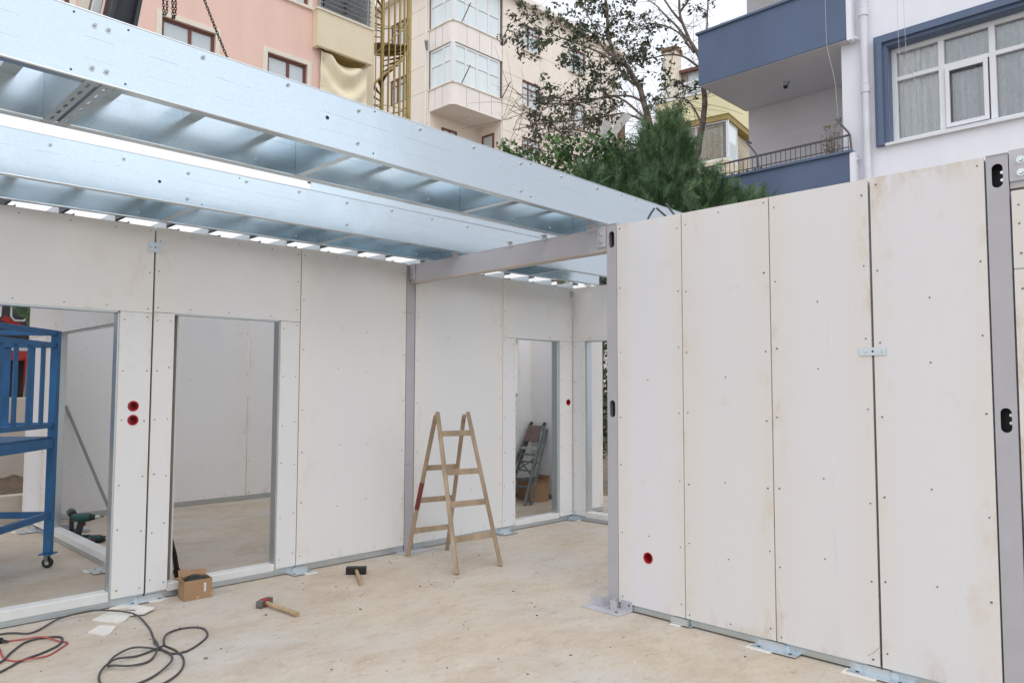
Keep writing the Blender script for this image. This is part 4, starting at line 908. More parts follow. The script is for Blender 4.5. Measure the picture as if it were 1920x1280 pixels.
# cream building with corner bay
cr = thing('cream_building', 'cream clad apartment building with glazed corner bays', 'building', (24, 27, 0))
def clad(F, us, vs, wins, root, m=CREAM, g=.018, t=.06):
    for i in range(len(us)-1):
        for j in range(len(vs)-1):
            cu, cv = (us[i]+us[i+1])/2, (vs[j]+vs[j+1])/2
            if any(a-.01 < cu < b+.01 and c-.01 < cv < d+.01 for a, b, c, d in wins): continue
            MB().fbox(F, us[i]+g/2, us[i+1]-g/2, vs[j]+g/2, vs[j+1]-g/2, 0, t).build('cladding_panel', m, root)
FR = Fr((0, 27, 0), (1, 0, 0), (0, -1, 0)); FLf_ = Fr((23.14, 0, 0), (0, 1, 0), (-1, 0, 0)); FM = Fr((0, 28.8, 0), (1, 0, 0), (0, -1, 0))
MB().box(26.56, 36.4, 27.05, 28.85, 0, 21.95).build('core', CREAMD, cr); MB().box(23.2, 36.4, 28.86, 40, 0, 21.95).build('core', CREAMD, cr)
winR = []
for s in (16.47, 19.55, 13.4, 10.3, 7.2):
    for (a, b) in ((27.97, 29.37), (31.8, 33.25)): winR.append((a, b, s, s+1.42))
vz = [4.5, 7.2, 8.62, 10.3, 11.72, 13.4, 14.82, 16.47, 17.89, 19.55, 20.97, 21.95]
clad(FR, [26.5, 27.97, 29.37, 31.8, 33.25, 34.9, 36.4], vz, winR, cr)
for w in winR: window(Fr((0, 27, 0), (1, 0, 0), (0, -1, 0)), *w, cr, BROWNF, GLASSF, mull=(w[0]+.5,), trans=(w[3]-.38,), rec=-.0, fw_=.09, depth=.05)
for w in winR: MB().fbox(FR, w[0]-.12, w[1]+.12, w[2]-.07, w[2]-.0, .061, .16).build('sill', CREAMT, cr)
winL = [(30.25, 32.0, s, s+1.35) for s in (16.42, 19.45, 13.4, 10.3)]
clad(FLf_, [28.8, 30.25, 32.0, 33.6, 35.2], [4.5, 7.2, 10.3, 11.65, 13.4, 14.75, 16.42, 17.77, 19.45, 20.8, 21.95], winL, cr)
for w in winL: window(FLf_, *w, cr, BROWNF, GLASSF, mull=(w[0]+.6, w[0]+1.2), trans=(w[3]-.35,), rec=-.0, fw_=.09, depth=.05)
MB().box(22.7, 36.8, 26.6, 40, 21.96, 22.25).build('roof_eaves', BAYW, cr)
MB().box(31, 36.4, 29, 38, 22.26, 23.0).build('roof_parapet', CREAM, cr); MB().box(29.4, 30.1, 30, 30.7, 22.26, 23.3).build('chimney', BRICKR, cr)
# bays: rounded corner at (23.14, 27)
def bay_outline(e=0, r=.35):
    q = [(26.5, 27-e), (23.14+r, 27-e)]
    for i in range(1, 7): t = math.pi/2*i/6; q.append((23.14+r-(r+e)*math.sin(t), 27+r-(r+e)*math.cos(t)))
    q += [(23.14-e, 28.79), (26.5, 28.79)]; return q
def slab(outline, z0, z1, name, m, root):
    n = len(outline); vs = [(x, y, z0) for x, y in outline]+[(x, y, z1) for x, y in outline]
    return MB().add(vs, [tuple(range(n))[::-1], tuple(range(n, 2*n))]+[(i, (i+1) % n, n+(i+1) % n, n+i) for i in range(n)]).build(name, m, root)
for k, z0 in enumerate((15.33, 18.42)):
    slab(bay_outline(), z0, z0+1.03, 'bay_parapet', BAYW, cr); slab(bay_outline(.05), z0+1.03, z0+1.08, 'bay_sill', CREAMT, cr)
    if k == 0: slab(bay_outline(.02), z0-.04, z0, 'bay_soffit', BAYW, cr)
    zt = z0+3.08 if k == 0 else 21.9; zb = z0+1.08
    Fb = Fr((0, 27.06, 0), (1, 0, 0), (0, -1, 0)); Fc = Fr((23.20, 0, 0), (0, 1, 0), (-1, 0, 0))
    window(Fb, 23.30, 26.42, zb, zt-.01, cr, UPVC, GLASSW, mull=(24.05, 24.8, 25.6), trans=(zb+1.15,), rec=0, fw_=.11, depth=.06)
    window(Fc, 27.15, 28.78, zb, zt-.01, cr, UPVC, GLASSW, mull=(27.75,), trans=(zb+1.15,), rec=0, fw_=.11, depth=.06)
    MB().box(23.16, 23.30, 27.02, 27.15, zb, zt).build('corner_post', UPVC, cr)
    MB().box(23.6, 26.3, 27.5, 28.78, zb, zt).build('inner_screen', mat('bay_curtain', (.74, .75, .72), .9, 0, .1, 2, .3, 10), cr)
    for x in (23.7, 26.45): MB().beam((x, 26.98, zb), (x-.12, 26.2, zb+.65), .035, .035).build('awning_arm', RAIL, cr)
for x in (24.05, 24.9, 25.75): MB().box(x, x+.02, 26.992, 26.999, 15.34, 16.35).build('joint', CREAMD, cr); MB().box(x, x+.02, 26.992, 26.999, 18.43, 19.44).build('joint', CREAMD, cr)
for y in (27.75, 28.3): MB().box(23.132, 23.139, y, y+.02, 15.34, 16.35).build('joint', CREAMD, cr); MB().box(23.132, 23.139, y, y+.02, 18.43, 19.44).build('joint', CREAMD, cr)
MB().cone((25.0, 27.9, 15.2), (25.0, 27.9, 15.29), .12, .12, 14).build('soffit_light', UPVC, cr)
MB().box(23.14, 26.5, 28.72, 28.855, 4, 15.29).build('recessed_wall', CREAM, cr); MB().box(26.45, 26.56, 27.0, 28.72, 4, 15.29).build('recessed_wall', CREAM, cr)
window(FM, 23.9, 24.9, 12.9, 14.7, cr, BROWNF, GLASSF, mull=(24.4,), rec=-.14, fw_=.1); window(Fr((26.45, 0, 0), (0, 1, 0), (-1, 0, 0)), 27.5, 28.4, 13.2, 14.75, cr, BROWNF, GLASSF, rec=-.06, fw_=.1)
MB().tube([(23.04, 28.95, 4), (23.04, 28.95, 21.9)], .05, 8).build('downpipe', BAYW, cr)
fl_ = MB().cone((22.95, 28.75, 18.4), (22.7, 28.5, 18.75), .06, .11, 8).build('floodlight', LOUV, cr)

# yellow building
yb = thing('yellow_building', 'yellow rendered house with a glazed bay and pale brick cladding behind the tree', 'building', (30.6, 16.4, 0))
al = math.radians(9); ux, uy = Vector((math.cos(al), math.sin(al), 0)), Vector((-math.sin(al), math.cos(al), 0))
O = Vector((30.58, 16.44, 0)); FY1 = Fr(O, ux, -uy); FY2 = Fr(O, uy, -ux)
def ybox(u0, u1, v0, v1, z0, z1, nm, m): return MB().fbox(Fr(O, ux, uy), u0, u1, z0, z1, v0, v1).build(nm, m, yb)
ybox(.45, 12, .45, 3.6, 0, 14.05, 'core', BRICKW)
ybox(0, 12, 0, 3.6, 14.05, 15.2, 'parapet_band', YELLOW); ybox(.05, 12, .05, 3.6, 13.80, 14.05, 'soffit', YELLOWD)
ybox(-.06, 12, -.06, 3.66, 15.2, 15.3, 'coping', UPVC)
for k in range(4): ybox(.0, .06, .2+k*.9, .26+k*.9, 15.3, 15.9, 'railing_post', UPVC)
ybox(-.02, .08, .0, 3.5, 15.85, 15.93, 'railing', UPVC); ybox(-.0, .05, .0, 3.5, 15.55, 15.6, 'railing', UPVC)
ybox(1.3, 11, .6, 3.5, 15.3, 17.0, 'attic', mat('attic_wall', (.5, .47, .42), .8)); ybox(1.22, 1.29, .8, 2.4, 15.9, 16.9, 'attic_glass', GLASSF)
vs = [FY2.p(a, w, z) for a, w, z in ((.4, -.9, 17.0), (3.7, -.9, 17.0), (3.7, -5, 18.0), (.4, -5, 18.0))]; vs += [v-Vector((0, 0, .14)) for v in vs]
MB().add(vs, [(0, 1, 2, 3), (7, 6, 5, 4), (0, 4, 5, 1), (1, 5, 6, 2), (2, 6, 7, 3), (3, 7, 4, 0)]).build('roof', TILER, yb)
ybox(.5, 1.2, 2.75, 3.4, 15.3, 17.9, 'chimney', BRICKW); ybox(.44, 1.26, 2.69, 3.46, 17.9, 18.1, 'chimney_cap', BRICKR)
ybox(.10, 1.5, .10, 3.2, 9.6, 12.0, 'bay_wall', BRICKW)
for k in range(20): ybox(.07, .1, .1, 3.2, 9.7+k*.115, 9.79+k*.115, 'brick_course', BRICKW); ybox(.1, 1.5, .07, .1, 9.7+k*.115, 9.79+k*.115, 'brick_course', BRICKW)
for k in range(16): ybox(.42, .45, 3.25, 3.58, 11.4+k*.15, 11.51+k*.15, 'brick_course', BRICKW); ybox(1.55, 6, .42, .45, 11.4+k*.15, 11.51+k*.15, 'brick_course', BRICKW)
window(FY2, .05, 3.2, 12.0, 13.78, yb, UPVC, GLASS, mull=(1.6,), rec=.12, fw_=.05); window(FY1, .12, 1.5, 12.0, 13.78, yb, UPVC, GLASSW, mull=(), rec=.12, fw_=.05)
ybox(.9, 1.3, .9, 3.0, 12.0, 13.78, 'inner_screen', mat('inner_cream', (.62, .58, .48), .9))
window(FY1, 2.0, 3.6, 11.4, 13.4, yb, UPVC, GLASSF, mull=(2.8,), rec=-.02 - .40, fw_=.08); 

# blue and white building
bb = thing('blue_white_building', 'pale violet apartment building with slate blue balconies at upper right', 'building', (12.8, 4, 0))
FBl = Fr((12.8, 0, 0), (0, 1, 0), (-1, 0, 0))
wy0, wy1, wz0, wz1 = .6, 4.03, 5.56, 7.16
MB().plate(FBl, rect(-9, 4.77, 0, 15), [rect(wy0, wy1, wz0, wz1)], -.35, 0).build('front_wall', BWHITE, bb)
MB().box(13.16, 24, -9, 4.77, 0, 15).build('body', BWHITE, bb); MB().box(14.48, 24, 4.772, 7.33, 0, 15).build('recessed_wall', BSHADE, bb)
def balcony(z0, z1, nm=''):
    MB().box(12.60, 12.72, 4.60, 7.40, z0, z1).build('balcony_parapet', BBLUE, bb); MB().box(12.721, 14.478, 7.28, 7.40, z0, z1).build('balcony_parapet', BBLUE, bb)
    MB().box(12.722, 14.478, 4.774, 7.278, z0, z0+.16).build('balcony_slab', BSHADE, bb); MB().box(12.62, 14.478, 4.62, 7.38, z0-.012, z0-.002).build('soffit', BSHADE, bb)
    MB().box(12.56, 12.76, 4.56, 7.44, z1, z1+.05).build('parapet_cap', BBLUEG, bb, bevel=.01); MB().box(12.761, 14.478, 7.24, 7.44, z1, z1+.05).build('parapet_cap', BBLUEG, bb, bevel=.01)
    MB().box(12.59, 12.795, 4.52, 4.599, z0-.03, z1+.0).build('end_strip', BWHITE, bb)
balcony(7.42, 8.42); balcony(4.35, 5.48); balcony(10.5, 11.5)
# ceiling lamp on the balcony soffit
MB().cone((13.6, 6.12, 7.34), (13.6, 6.12, 7.406), .05, .085, 14).build('soffit_lamp', LOUV, bb); MB().cone((13.6, 6.12, 7.30), (13.6, 6.12, 7.34), .035, .045, 12).build('lamp_glass', DARK, bb)
# parapet railing
rl = thing('balcony_railing', 'thin dark metal railing on the lower blue balcony', 'railing', (12.66, 6, 5.53))
MB().beam((12.66, 4.62, 5.80), (12.66, 7.4, 5.80), .03, .03).build('top_rail', RAIL, rl); MB().beam((12.66, 4.62, 5.60), (12.66, 7.4, 5.60), .015, .015).build('lower_rail', RAIL, rl)
for k in range(31): MB().beam((12.66, 4.64+k*.09, 5.53), (12.66, 4.64+k*.09, 5.79), .010, .010).build('bar', RAIL, rl)
MB().beam((14.4, 7.36, 5.80), (12.66, 7.36, 5.80), .03, .03).build('top_rail', RAIL, rl)
for y in (4.61, 6.25): MB().tube([(12.66, y-.02, 5.53), (12.66, y, 5.80), (12.66, y+.03, 5.86), (12.66, y+.22, 6.13), (12.9, y+.24, 6.15)], .017, 7).build('drying_arm', RAIL, rl)
MB().beam((12.9, 4.85, 6.15), (12.9, 6.49, 6.15), .004, .004).build('line', WIRE, rl)
for i, y in enumerate((6.9, 6.75, 6.62, 6.45, 6.3, 6.18)):
    o = MB().cone((12.66, y, 5.531), (12.66, y, 5.58), .03, .02, 8).build('dark_pebble', DARK); tag(o, ORD[i]+' small dark lump from the left on the lower balcony cap', 'lump', 'dark lumps on the balcony cap')
# big window
window(FBl, wy0, wy1, wz0, wz1, bb, UPVC, GLASS, mull=(3.29, 2.60, 1.95, 1.25), trans=(6.64,), rec=.14, fw_=.085, depth=.08)
MB().fbox(FBl, 2.67, 3.22, wz0+.10, 6.57, -.13, -.10).build('sash', UPVC, bb) if 0 else None
mb = MB(); a, b, c_0, d = 2.66, 3.24, wz0+.09, 6.60
mb.fbox(FBl, a, a+.06, c_0, d, -.14, -.105); mb.fbox(FBl, b-.06, b, c_0, d, -.14, -.105); mb.fbox(FBl, a+.06, b-.06, c_0, c_0+.06, -.14, -.105); mb.fbox(FBl, a+.06, b-.06, d-.06, d, -.14, -.105)
mb.build('opening_sash', UPVC, bb, bevel=.004)
for (a, b, q) in ((.002, .06, .05), (.06, .14, .11), (.14, .20, .06)):
    MB().fbox(FBl, wy1+a, wy1+b, wz0-.03, wz1+a, .001, q).build('surround_moulding', BBLUEG, bb)
    MB().fbox(FBl, wy0-.2, wy1+b, wz1+a, wz1+b, .001, q).build('surround_moulding', BBLUEG, bb)
MB().fbox(FBl, wy1-.012, wy1, wz0, wz1, -.34, -.0).build('reveal', BBLUEG, bb); MB().fbox(FBl, wy0, wy1-.013, wz1-.012, wz1, -.34, -.0).build('reveal', BBLUEG, bb)
MB().fbox(FBl, wy0-.05, wy1+.06, wz0-.045, wz0-.003, -.1, .07).build('sill', UPVC, bb)
n = 260; vs = []; fs = []
for i in range(n+1):
    y = wy0+(wy1-wy0)*i/n; w = 13.07+.022*math.sin(y*46)+.013*math.sin(y*117+1)+.012*mnoise.noise(Vector((y*7, 0, 0)))
    vs += [(w, y, wz0), (w+.01*math.sin(y*30+1), y, wz0+.8), (w, y, wz1)]
for i in range(n): a = 3*i; fs += [(a, a+1, a+4, a+3), (a+1, a+2, a+5, a+4)]
MB().add(vs, fs).build('lace_curtain', CURT, bb, smooth=True)
# downpipe
dp = thing('downpipe', 'white rain downpipe down the corner of the pale building', 'pipe', (12.7, 4.36, 0))
for z0, z1 in ((4.0, 6.55), (6.6, 7.85), (7.9, 12)): MB().cone((12.7, 4.36, z0), (12.7, 4.36, z1), .062, .062, 16).build('pipe', PIPEW, dp, smooth=False); MB().cone((12.7, 4.36, z1-.09), (12.7, 4.36, z1+.04), .074, .074, 16).build('collar', PIPEW, dp)
MB().tube([(12.72, 4.58, 7.52), (12.71, 4.48, 7.42), (12.70, 4.38, 7.38)], .03, 8).build('branch', PIPEW, dp); MB().tube([(12.72, 4.56, 5.40), (12.70, 4.48, 5.36)], .02, 8).build('outlet', PIPEW, dp)
def wire(pts, label, r=.0032): o = MB().tube(spline(pts, 6), r, 5).build('hanging_wire', WIRE); tag(o, label, 'wire', 'wires hanging on the pale building')
wire([(12.4, 4.86, 9.2), (12.4, 4.86, 7.6), (12.4, 4.84, 7.23), (12.4, 4.74, 6.7), (12.4, 4.70, 6.06)], 'thin pale wire hanging in front of the blue balcony')
wire([(12.6, 3.80, 9.0), (12.6, 3.80, 7.1), (12.62, 3.74, 6.75), (12.65, 3.58, 6.4), (12.66, 3.55, 5.75)], 'left thin wire hanging across the big window')
wire([(12.6, 3.72, 9.0), (12.6, 3.70, 7.1), (12.62, 3.67, 6.75), (12.65, 3.56, 6.3)], 'right thin wire hanging across the big window')

# ------------------------------------------------------------ vegetation
def leaf_mesh(centres, radii, counts, size, squash=.8, seed=1, up=.2, shape='leaf'):
    R = np.random.default_rng(seed); Vs = []; 
    for c, r, n in zip(centres, radii, counts):
        d = R.normal(size=(n, 3)); d /= np.linalg.norm(d, axis=1)[:, None]; d *= (R.random(n)**.45)[:, None]*r; d[:, 2] *= squash
        p = np.array(c)+d; s = size*R.uniform(.6, 1.35, n)
        nrm = R.normal(size=(n, 3)); nrm[:, 2] += up; nrm /= np.linalg.norm(nrm, axis=1)[:, None]
        t = np.cross(nrm, R.normal(size=(n, 3))); t /= np.linalg.norm(t, axis=1)[:, None]; b = np.cross(nrm, t)
        q = np.stack([p-t*s[:, None]*.55, p+b*s[:, None]*.32+nrm*s[:, None]*.06, p+t*s[:, None]*.6-nrm*s[:, None]*.08, p-b*s[:, None]*.32+nrm*s[:, None]*.06], 1)
        Vs.append(q.reshape(-1, 3))
    V = np.concatenate(Vs); F = np.arange(len(V)).reshape(-1, 4); return V, F
CL = [(10.89, 10.41, 9.27), (11.1, 10.23, 8.94), (11.4, 9.9, 9.21), (11.61, 9.72, 8.94), (11.78, 9.5, 9.38), (10.83, 10.51, 8.83), (11.04, 10.32, 8.61), (11.51, 9.86, 8.39), (11.78, 9.58, 8.55), (12.03, 9.28, 8.94), (12.17, 9.11, 9.27), (12.34, 8.97, 8.94), (12.57, 8.73, 9.05), (12.51, 8.83, 8.61), (11.99, 9.39, 8.28), (11.76, 9.64, 8.06), (11.06, 10.34, 8.05), (11.38, 10.03, 8.0), (12.16, 9.25, 7.95), (11.62, 9.81, 7.67), (11.85, 9.57, 7.73), (12.25, 9.19, 7.51), (12.38, 9.0, 8.17), (11.68, 9.79, 7.23), (11.95, 9.51, 7.23), (10.99, 10.5, 7.0), (11.18, 10.3, 7.12), (11.42, 10.07, 6.95), (11.33, 10.13, 7.39), (11.58, 9.92, 6.84), (11.68, 9.63, 9.1), (12.01, 9.26, 9.49), (12.29, 9.07, 8.44), (12.68, 8.68, 8.39), (12.51, 8.89, 7.95), (10.72, 10.63, 8.77), (11.23, 10.2, 7.78), (11.02, 10.45, 7.34), (11.12, 10.4, 6.67), (10.8, 10.7, 6.95), (12.88, 8.56, 7.51), (11.9, 9.61, 6.73), (12.12, 9.36, 7.01), (11.5, 9.8, 9.9), (12.0, 9.3, 10.2), (12.5, 8.8, 9.9)]
CLR = [(13.06, 8.28, 8.61), (12.92, 8.45, 8.17), (13.05, 8.35, 7.84), (13.33, 8.08, 7.73), (12.81, 8.49, 9.05), (13.41, 7.85, 9.39), (13.0, 8.4, 10.3), (13.2, 8.2, 7.3)]
BL = [[(13.2, 8.75, 0), (13.1, 8.7, 3), (12.98, 8.58, 5.96), (12.78, 8.69, 7.07), (12.7, 8.73, 7.53), (12.46, 8.92, 8.17), (12.21, 9.15, 8.5), (12.04, 9.23, 9.6), (11.97, 9.26, 11)],
      [(12.55, 8.86, 7.84), (12.14, 9.23, 8.39), (11.65, 9.69, 8.72), (11.26, 10.07, 8.88), (10.85, 10.45, 9.32)], [(12.78, 8.69, 7.07), (12.25, 9.18, 7.62), (11.71, 9.74, 7.45), (11.09, 10.37, 7.5), (10.68, 10.74, 7.83)],
      [(12.7, 8.73, 7.51), (12.4, 9.02, 7.62), (11.86, 9.58, 7.56), (11.4, 10.05, 7.5), (10.81, 10.63, 7.67)], [(12.46, 8.92, 8.17), (12.05, 9.3, 8.61), (11.87, 9.43, 9.16), (11.65, 9.61, 9.9)],
      [(12.82, 8.66, 7.01), (12.42, 9.04, 7.23), (11.88, 9.6, 7.12), (11.26, 10.23, 7.06), (10.8, 10.7, 6.89)], [(12.9, 8.6, 6.5), (12.2, 9.2, 6.7), (11.5, 9.9, 6.9), (10.9, 10.5, 6.6)]]
BR = [[(13.4, 8.3, 0), (13.45, 8.2, 3), (13.49, 8.07, 5.96), (13.56, 7.95, 6.54), (13.57, 7.85, 7.62), (13.51, 7.85, 8.23), (13.28, 8.03, 8.83), (13.14, 8.13, 9.38), (13.03, 8.18, 11)],
      [(13.51, 7.85, 8.23), (13.55, 7.75, 8.94), (13.54, 7.7, 9.61), (13.54, 7.67, 11)], [(13.37, 7.97, 8.5), (13.12, 8.18, 8.94), (12.65, 8.65, 9.11), (12.51, 8.82, 8.83)], [(13.53, 7.84, 8.17), (13.14, 8.2, 8.45), (12.76, 8.6, 8.41), (12.4, 8.9, 8.3)],
      [(13.58, 7.89, 6.96), (13.34, 8.09, 7.51), (12.95, 8.48, 7.56)], [(13.28, 8.03, 8.78), (12.87, 8.4, 9.38), (12.54, 8.7, 9.71)], [(13.14, 8.13, 9.3), (13.3, 7.9, 9.9), (13.35, 7.8, 10.8)], [(13.2, 8.1, 9.1), (12.8, 8.5, 9.9), (12.6, 8.7, 10.6)]]
for q in ((11.06, 10.34, 8.05), (10.99, 10.5, 7.0), (11.38, 10.03, 8.0), (11.02, 10.45, 7.34), (10.83, 10.51, 8.83), (10.8, 10.7, 6.95), (11.6, 9.7, 0)):
    if q in CL: CL.remove(q)
def tree(label, branches, clusters, loc, r0, leaf, seed, per=125, rad=.27, size=.075, twigs=10):
    t = thing('tree', label, 'tree', loc); R = random.Random(seed); anchors = []
    for i, b in enumerate(branches):
        P = spline(b, 6); P = [p+Vector((mnoise.noise(p*2.2), mnoise.noise(p*2.2+Vector((9, 0, 0))), mnoise.noise(p*2.2+Vector((0, 9, 0)))))*.05 for p in P]
        MB().tube(P, r0 if i == 0 else r0*.27, 8, r0*.16 if i == 0 else r0*.06).build('trunk' if i == 0 else 'branch', BARK, t, smooth=True); anchors += P[len(P)//3 if i == 0 else 2:]
    tw = MB(); cs = []; rs = []; ns = []
    for c in clusters:
        c = Vector(c); a = min(anchors, key=lambda p: (p-c).length); mid = (a+c)/2+Vector((R.uniform(-.12, .12), R.uniform(-.12, .12), R.uniform(-.05, .18)))
        tw.tube(spline([a, mid, c], 5), .012, 5, .004)
        for k in range(twigs):
            e = c+Vector((R.gauss(0, 1), R.gauss(0, 1), R.gauss(0, .8))).normalized()*rad*R.uniform(.7, 1.5); s_ = mid.lerp(c, R.uniform(.3, 1))
            tw.tube(spline([s_, (s_+e)/2+Vector((0, 0, R.uniform(-.04, .06))), e], 3), .0045, 4, .002)
            cs.append(e); rs.append(rad*.42); ns.append(int(per/twigs*R.uniform(.3, 1.7)))
        cs.append(c); rs.append(rad); ns.append(int(per*.25))
    for k in range(170):
        a = R.choice(anchors); 
        if a.z < 6.6: continue
        d = Vector((R.gauss(0, 1), R.gauss(0, 1), R.gauss(.25, .6))).normalized()*R.uniform(.3, 1.0)
        tw.tube(spline([a, a+d*.5+Vector((0, 0, R.uniform(-.06, .06))), a+d], 4), .0055, 4, .0022)
    tw.build('twigs', BARK, t, kind='stuff')
    V, F = leaf_mesh(cs, rs, ns, size, seed=seed); mesh_np('crown', V, F, leaf, t, 'stuff'); return t
tree('leafy tree with a leaning branch spreading left in front of the cream building', BL, CL, (13.2, 8.75, 0), .105, LEAF, 3)
tree('almost bare tree with a tall thin trunk beside the blue balcony', BR, CLR, (13.4, 8.3, 0), .095, LEAF, 4, per=60, rad=.24)

def frond_bush(label, name, centres, loc, seed, n, m, size=.42, trunk=True):
    t = thing(name, label, 'shrub', loc); R = np.random.default_rng(seed)
    # template frond: flat feather of narrow quads
    T = []; K = 15
    for k in range(K):
        f = .05+.95*k/K; w = (.20*(1-f)**.6+.03)*(1+.4*math.sin(k*2.4))
        for s in (-1, 1):
            a = np.array([0, f, 0]); b = np.array([s*w, f+w*1.3, (.35*w)*math.sin(k*1.9+s)]); nrm = np.array([.013, -.008*s, 0]); 
            T.append([a-nrm, a+nrm, b+nrm*.3, b-nrm*.3])
    T.append([np.array([-.008, 0, 0]), np.array([.008, 0, 0]), np.array([.004, 1.1, 0]), np.array([-.004, 1.1, 0])]); T = np.array(T).reshape(-1, 3)
    out = []
    tot = sum(c[3]*c[3] for c in centres)
    for (x, y, z, r, h) in centres:
        k = int(n*r*r/tot) ; u = R.random(k); th = R.random(k)*2*np.pi
        hh = (u**.8); rad = r*(1-hh)**.8*(.35+.65*R.random(k)**.35)*(1+.28*np.sin(th*3+hh*9)+.2*np.sin(th*7+x+hh*21))
        px = x+rad*np.cos(th); py = y+rad*np.sin(th); pz = z-h+h*hh*1.0
        for i in range(k):
            d = np.array([np.cos(th[i])*.5, np.sin(th[i])*.5, 1.0])+R.normal(size=3)*.42; d /= np.linalg.norm(d)
            sx = np.cross(d, R.normal(size=3)); sx /= np.linalg.norm(sx); sz = np.cross(sx, d); s = size*R.uniform(.4, 1.3)
            out.append((T[:, :1]*sx+T[:, 1:2]*d+T[:, 2:]*sz)*s+np.array([px[i], py[i], pz[i]]))
    V = np.concatenate(out); mesh_np('foliage', V, np.arange(len(V)).reshape(-1, 4), m, t, 'stuff')
    for (x, y, z, r, h) in centres[:6 if trunk else 0]: MB().tube([(x+.1, y+.1, 0), (x, y, z-h*.5), (x, y, z-.25)], .05, 7, .012).build('trunk', BARK, t, smooth=True)
    return t
con = [(10.81, 7.19, 6.0, .42, 1.9), (10.98, 7.02, 6.22, .34, 1.8), (11.15, 6.88, 5.85, .32, 1.6), (11.0, 7.35, 5.8, .5, 2.2), (10.5, 7.6, 5.45, .42, 1.7), (10.2, 7.95, 5.05, .45, 1.8), (10.75, 7.7, 5.25, .6, 2.4), (10.35, 7.75, 5.6, .22, 1.2), (9.95, 8.0, 5.25, .3, 1.3), (10.62, 7.35, 5.85, .2, 1.1),
       (11.45, 6.62, 5.25, .34, 1.6), (11.65, 6.42, 5.0, .32, 1.5), (11.85, 6.25, 4.85, .26, 1.3), (12.0, 6.1, 4.85, .16, .9), (12.16, 5.95, 4.85, .12, .7), (11.25, 7.0, 5.0, .6, 2.6), (10.9, 7.1, 4.9, .8, 2.8)]
frond_bush('dark green feathery cypress hedge rising behind the right wall', 'cypress', con, (11, 7.2, 0), 11, 8200, CONI, .36)
fg = thing('fig_shrub', 'bright green broad leaved shrub left of the cypress, over the beam', 'shrub', (9.9, 8.6, 0))
fc = [(9.0, 9.05, 5.62), (9.15, 8.95, 5.5), (9.35, 8.75, 5.45), (9.6, 8.45, 5.45), (9.85, 8.3, 5.72), (10.15, 8.0, 5.76), (10.2, 7.9, 5.55), (9.9, 8.2, 5.35), (9.65, 8.45, 5.75), (10.35, 7.8, 5.8), (9.4, 8.7, 5.15), (9.8, 8.3, 5.0), (10.1, 8.1, 5.2), (9.6, 8.6, 4.8)]
V, F = leaf_mesh(fc, [.32]*len(fc), [120]*len(fc), .095, seed=8, up=.7); mesh_np('foliage', V, F, LEAFB, fg, 'stuff')
for c in fc[:9]: MB().tube(spline([(9.9, 8.6, 0), (9.85, 8.55, 3.2), c], 6), .035, 6, .008).build('branch', BARK, fg, smooth=True)
# leafless scrub tangled between tree and cypress
sb = MB(); R_ = random.Random(21)
for k in range(230):
    a = Vector((R_.uniform(10.4, 12.9), 0, R_.uniform(5.9, 7.3))); a.y = 20.0-a.x*.86-R_.uniform(.2, .9)
    d = Vector((R_.gauss(0, 1), R_.gauss(0, 1), R_.gauss(.1, .5))).normalized()*R_.uniform(.4, 1.3)
    sb.tube(spline([a, a+d*.5+Vector((0, 0, R_.uniform(-.12, .12))), a+d], 4), .007, 4, .002)
o = sb.build('bramble', BARK, kind='stuff'); tag(o, 'tangle of leafless grey brown twigs above the green shrubs', 'twigs')
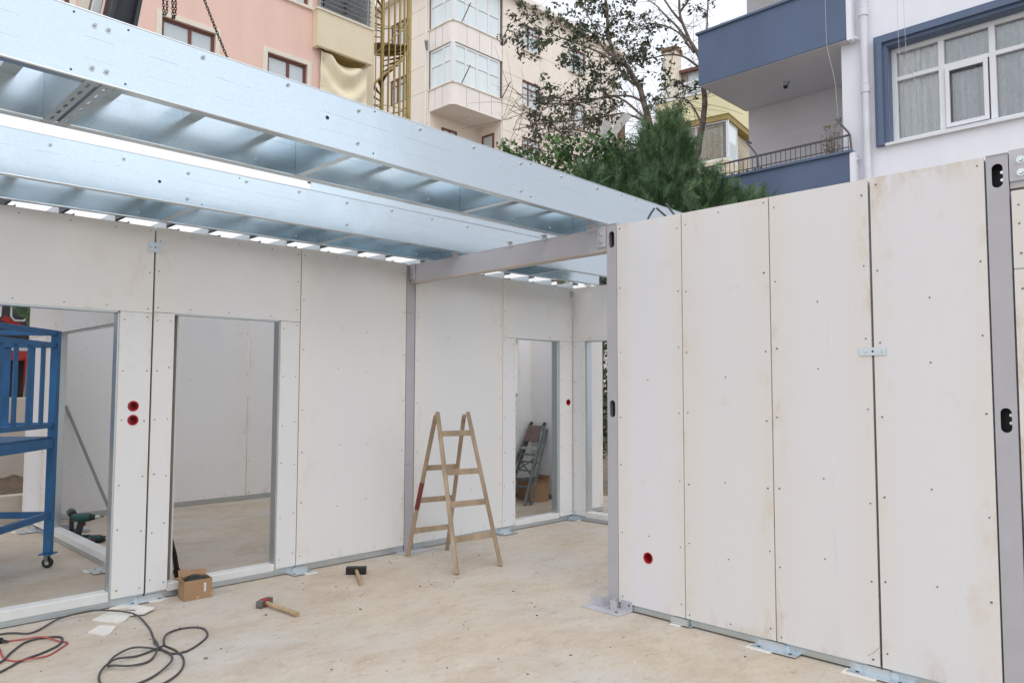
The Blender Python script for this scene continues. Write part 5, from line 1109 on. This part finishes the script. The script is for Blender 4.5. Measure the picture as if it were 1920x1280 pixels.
# leaning grey boards of an old shed frame
sh = thing('shed_frame', 'remains of a shed frame, weathered grey boards on a brown post in the foliage', 'shed', (10.9, 8.3, 0))
MB().beam((11.38, 8.86, 6.05), (11.5, 8.78, 6.78), .17, .03, (1, .7, 0)).build('board', mat('weathered_board', (.50, .49, .47), .9, 0, .15, 9, .2, 40), sh)
MB().beam((11.52, 8.72, 6.45), (11.78, 8.48, 6.92), .15, .03, (1, .7, 0)).build('board', bpy.data.materials['weathered_board'], sh)
MB().beam((11.72, 8.60, 0), (11.72, 8.60, 6.75), .11, .11).build('post', mat('brown_post', (.30, .20, .13), .9, 0, .2, 9, .2, 40), sh)
# balcony plant
bp = thing('potted_plant', 'dried up bushy plant in a pot on the lower blue balcony', 'plant', (13.1, 4.95, 4.52))
MB().cone((13.0, 5.0, 5.0), (13.0, 5.0, 5.42), .12, .16, 14).build('pot', BRICKR, bp); mb = MB(); cs = []
for k in range(22):
    a = Vector((13.0, 5.0, 5.42)); e = a+Vector((R_.uniform(-.15, .15), R_.gauss(.04, .13), R_.uniform(.3, .8))); mb.tube(spline([a, (a+e)/2+Vector((0, R_.uniform(-.05, .05), 0)), e], 4), .006, 4, .002); cs += [e, a.lerp(e, .7)]
mb.build('stems', BARK, bp, kind='stuff'); V, F = leaf_mesh(cs, [.05]*len(cs), [6]*len(cs), .035, seed=2); mesh_np('foliage', V, F, mat('dry_leaves', (.33, .19, .13), .8, 0, .2, 9, col2=(.22, .28, .08)), bp, 'stuff')
# dark shrub seen through the half hidden doorway and the left doorway
ds = thing('dark_shrub', 'dark shrub and litter outside beyond the half hidden doorway', 'shrub', (10.2, 8.0, 0))
V, F = leaf_mesh([(9.6, 7.55, .9), (9.9, 7.7, 1.7), (9.7, 7.5, 2.4), (10.2, 7.9, 1.2)], [.6, .6, .5, .7], [500]*4, .09, seed=12); mesh_np('foliage', V, F, LEAF, ds, 'stuff')
for q in ((9.6, 7.55, .9), (9.9, 7.7, 1.7), (9.7, 7.5, 2.4)): MB().tube([(9.8, 7.7, -.1), q], .03, 6, .01).build('branch', BARK, ds)
fl = frond_bush('small light green fir twig hanging by the truck, seen over the blue scaffold', 'fir_branch', [(3.0, 13.3, 2.85, .22, .4)], (3.0, 13.3, 2.4), 5, 40, CONI, .3, False)
MB().tube([(2.9, 13.35, 1.4), (2.95, 13.32, 2.2), (3.0, 13.3, 2.6)], .02, 6, .008).build('stem', BARK, fl)
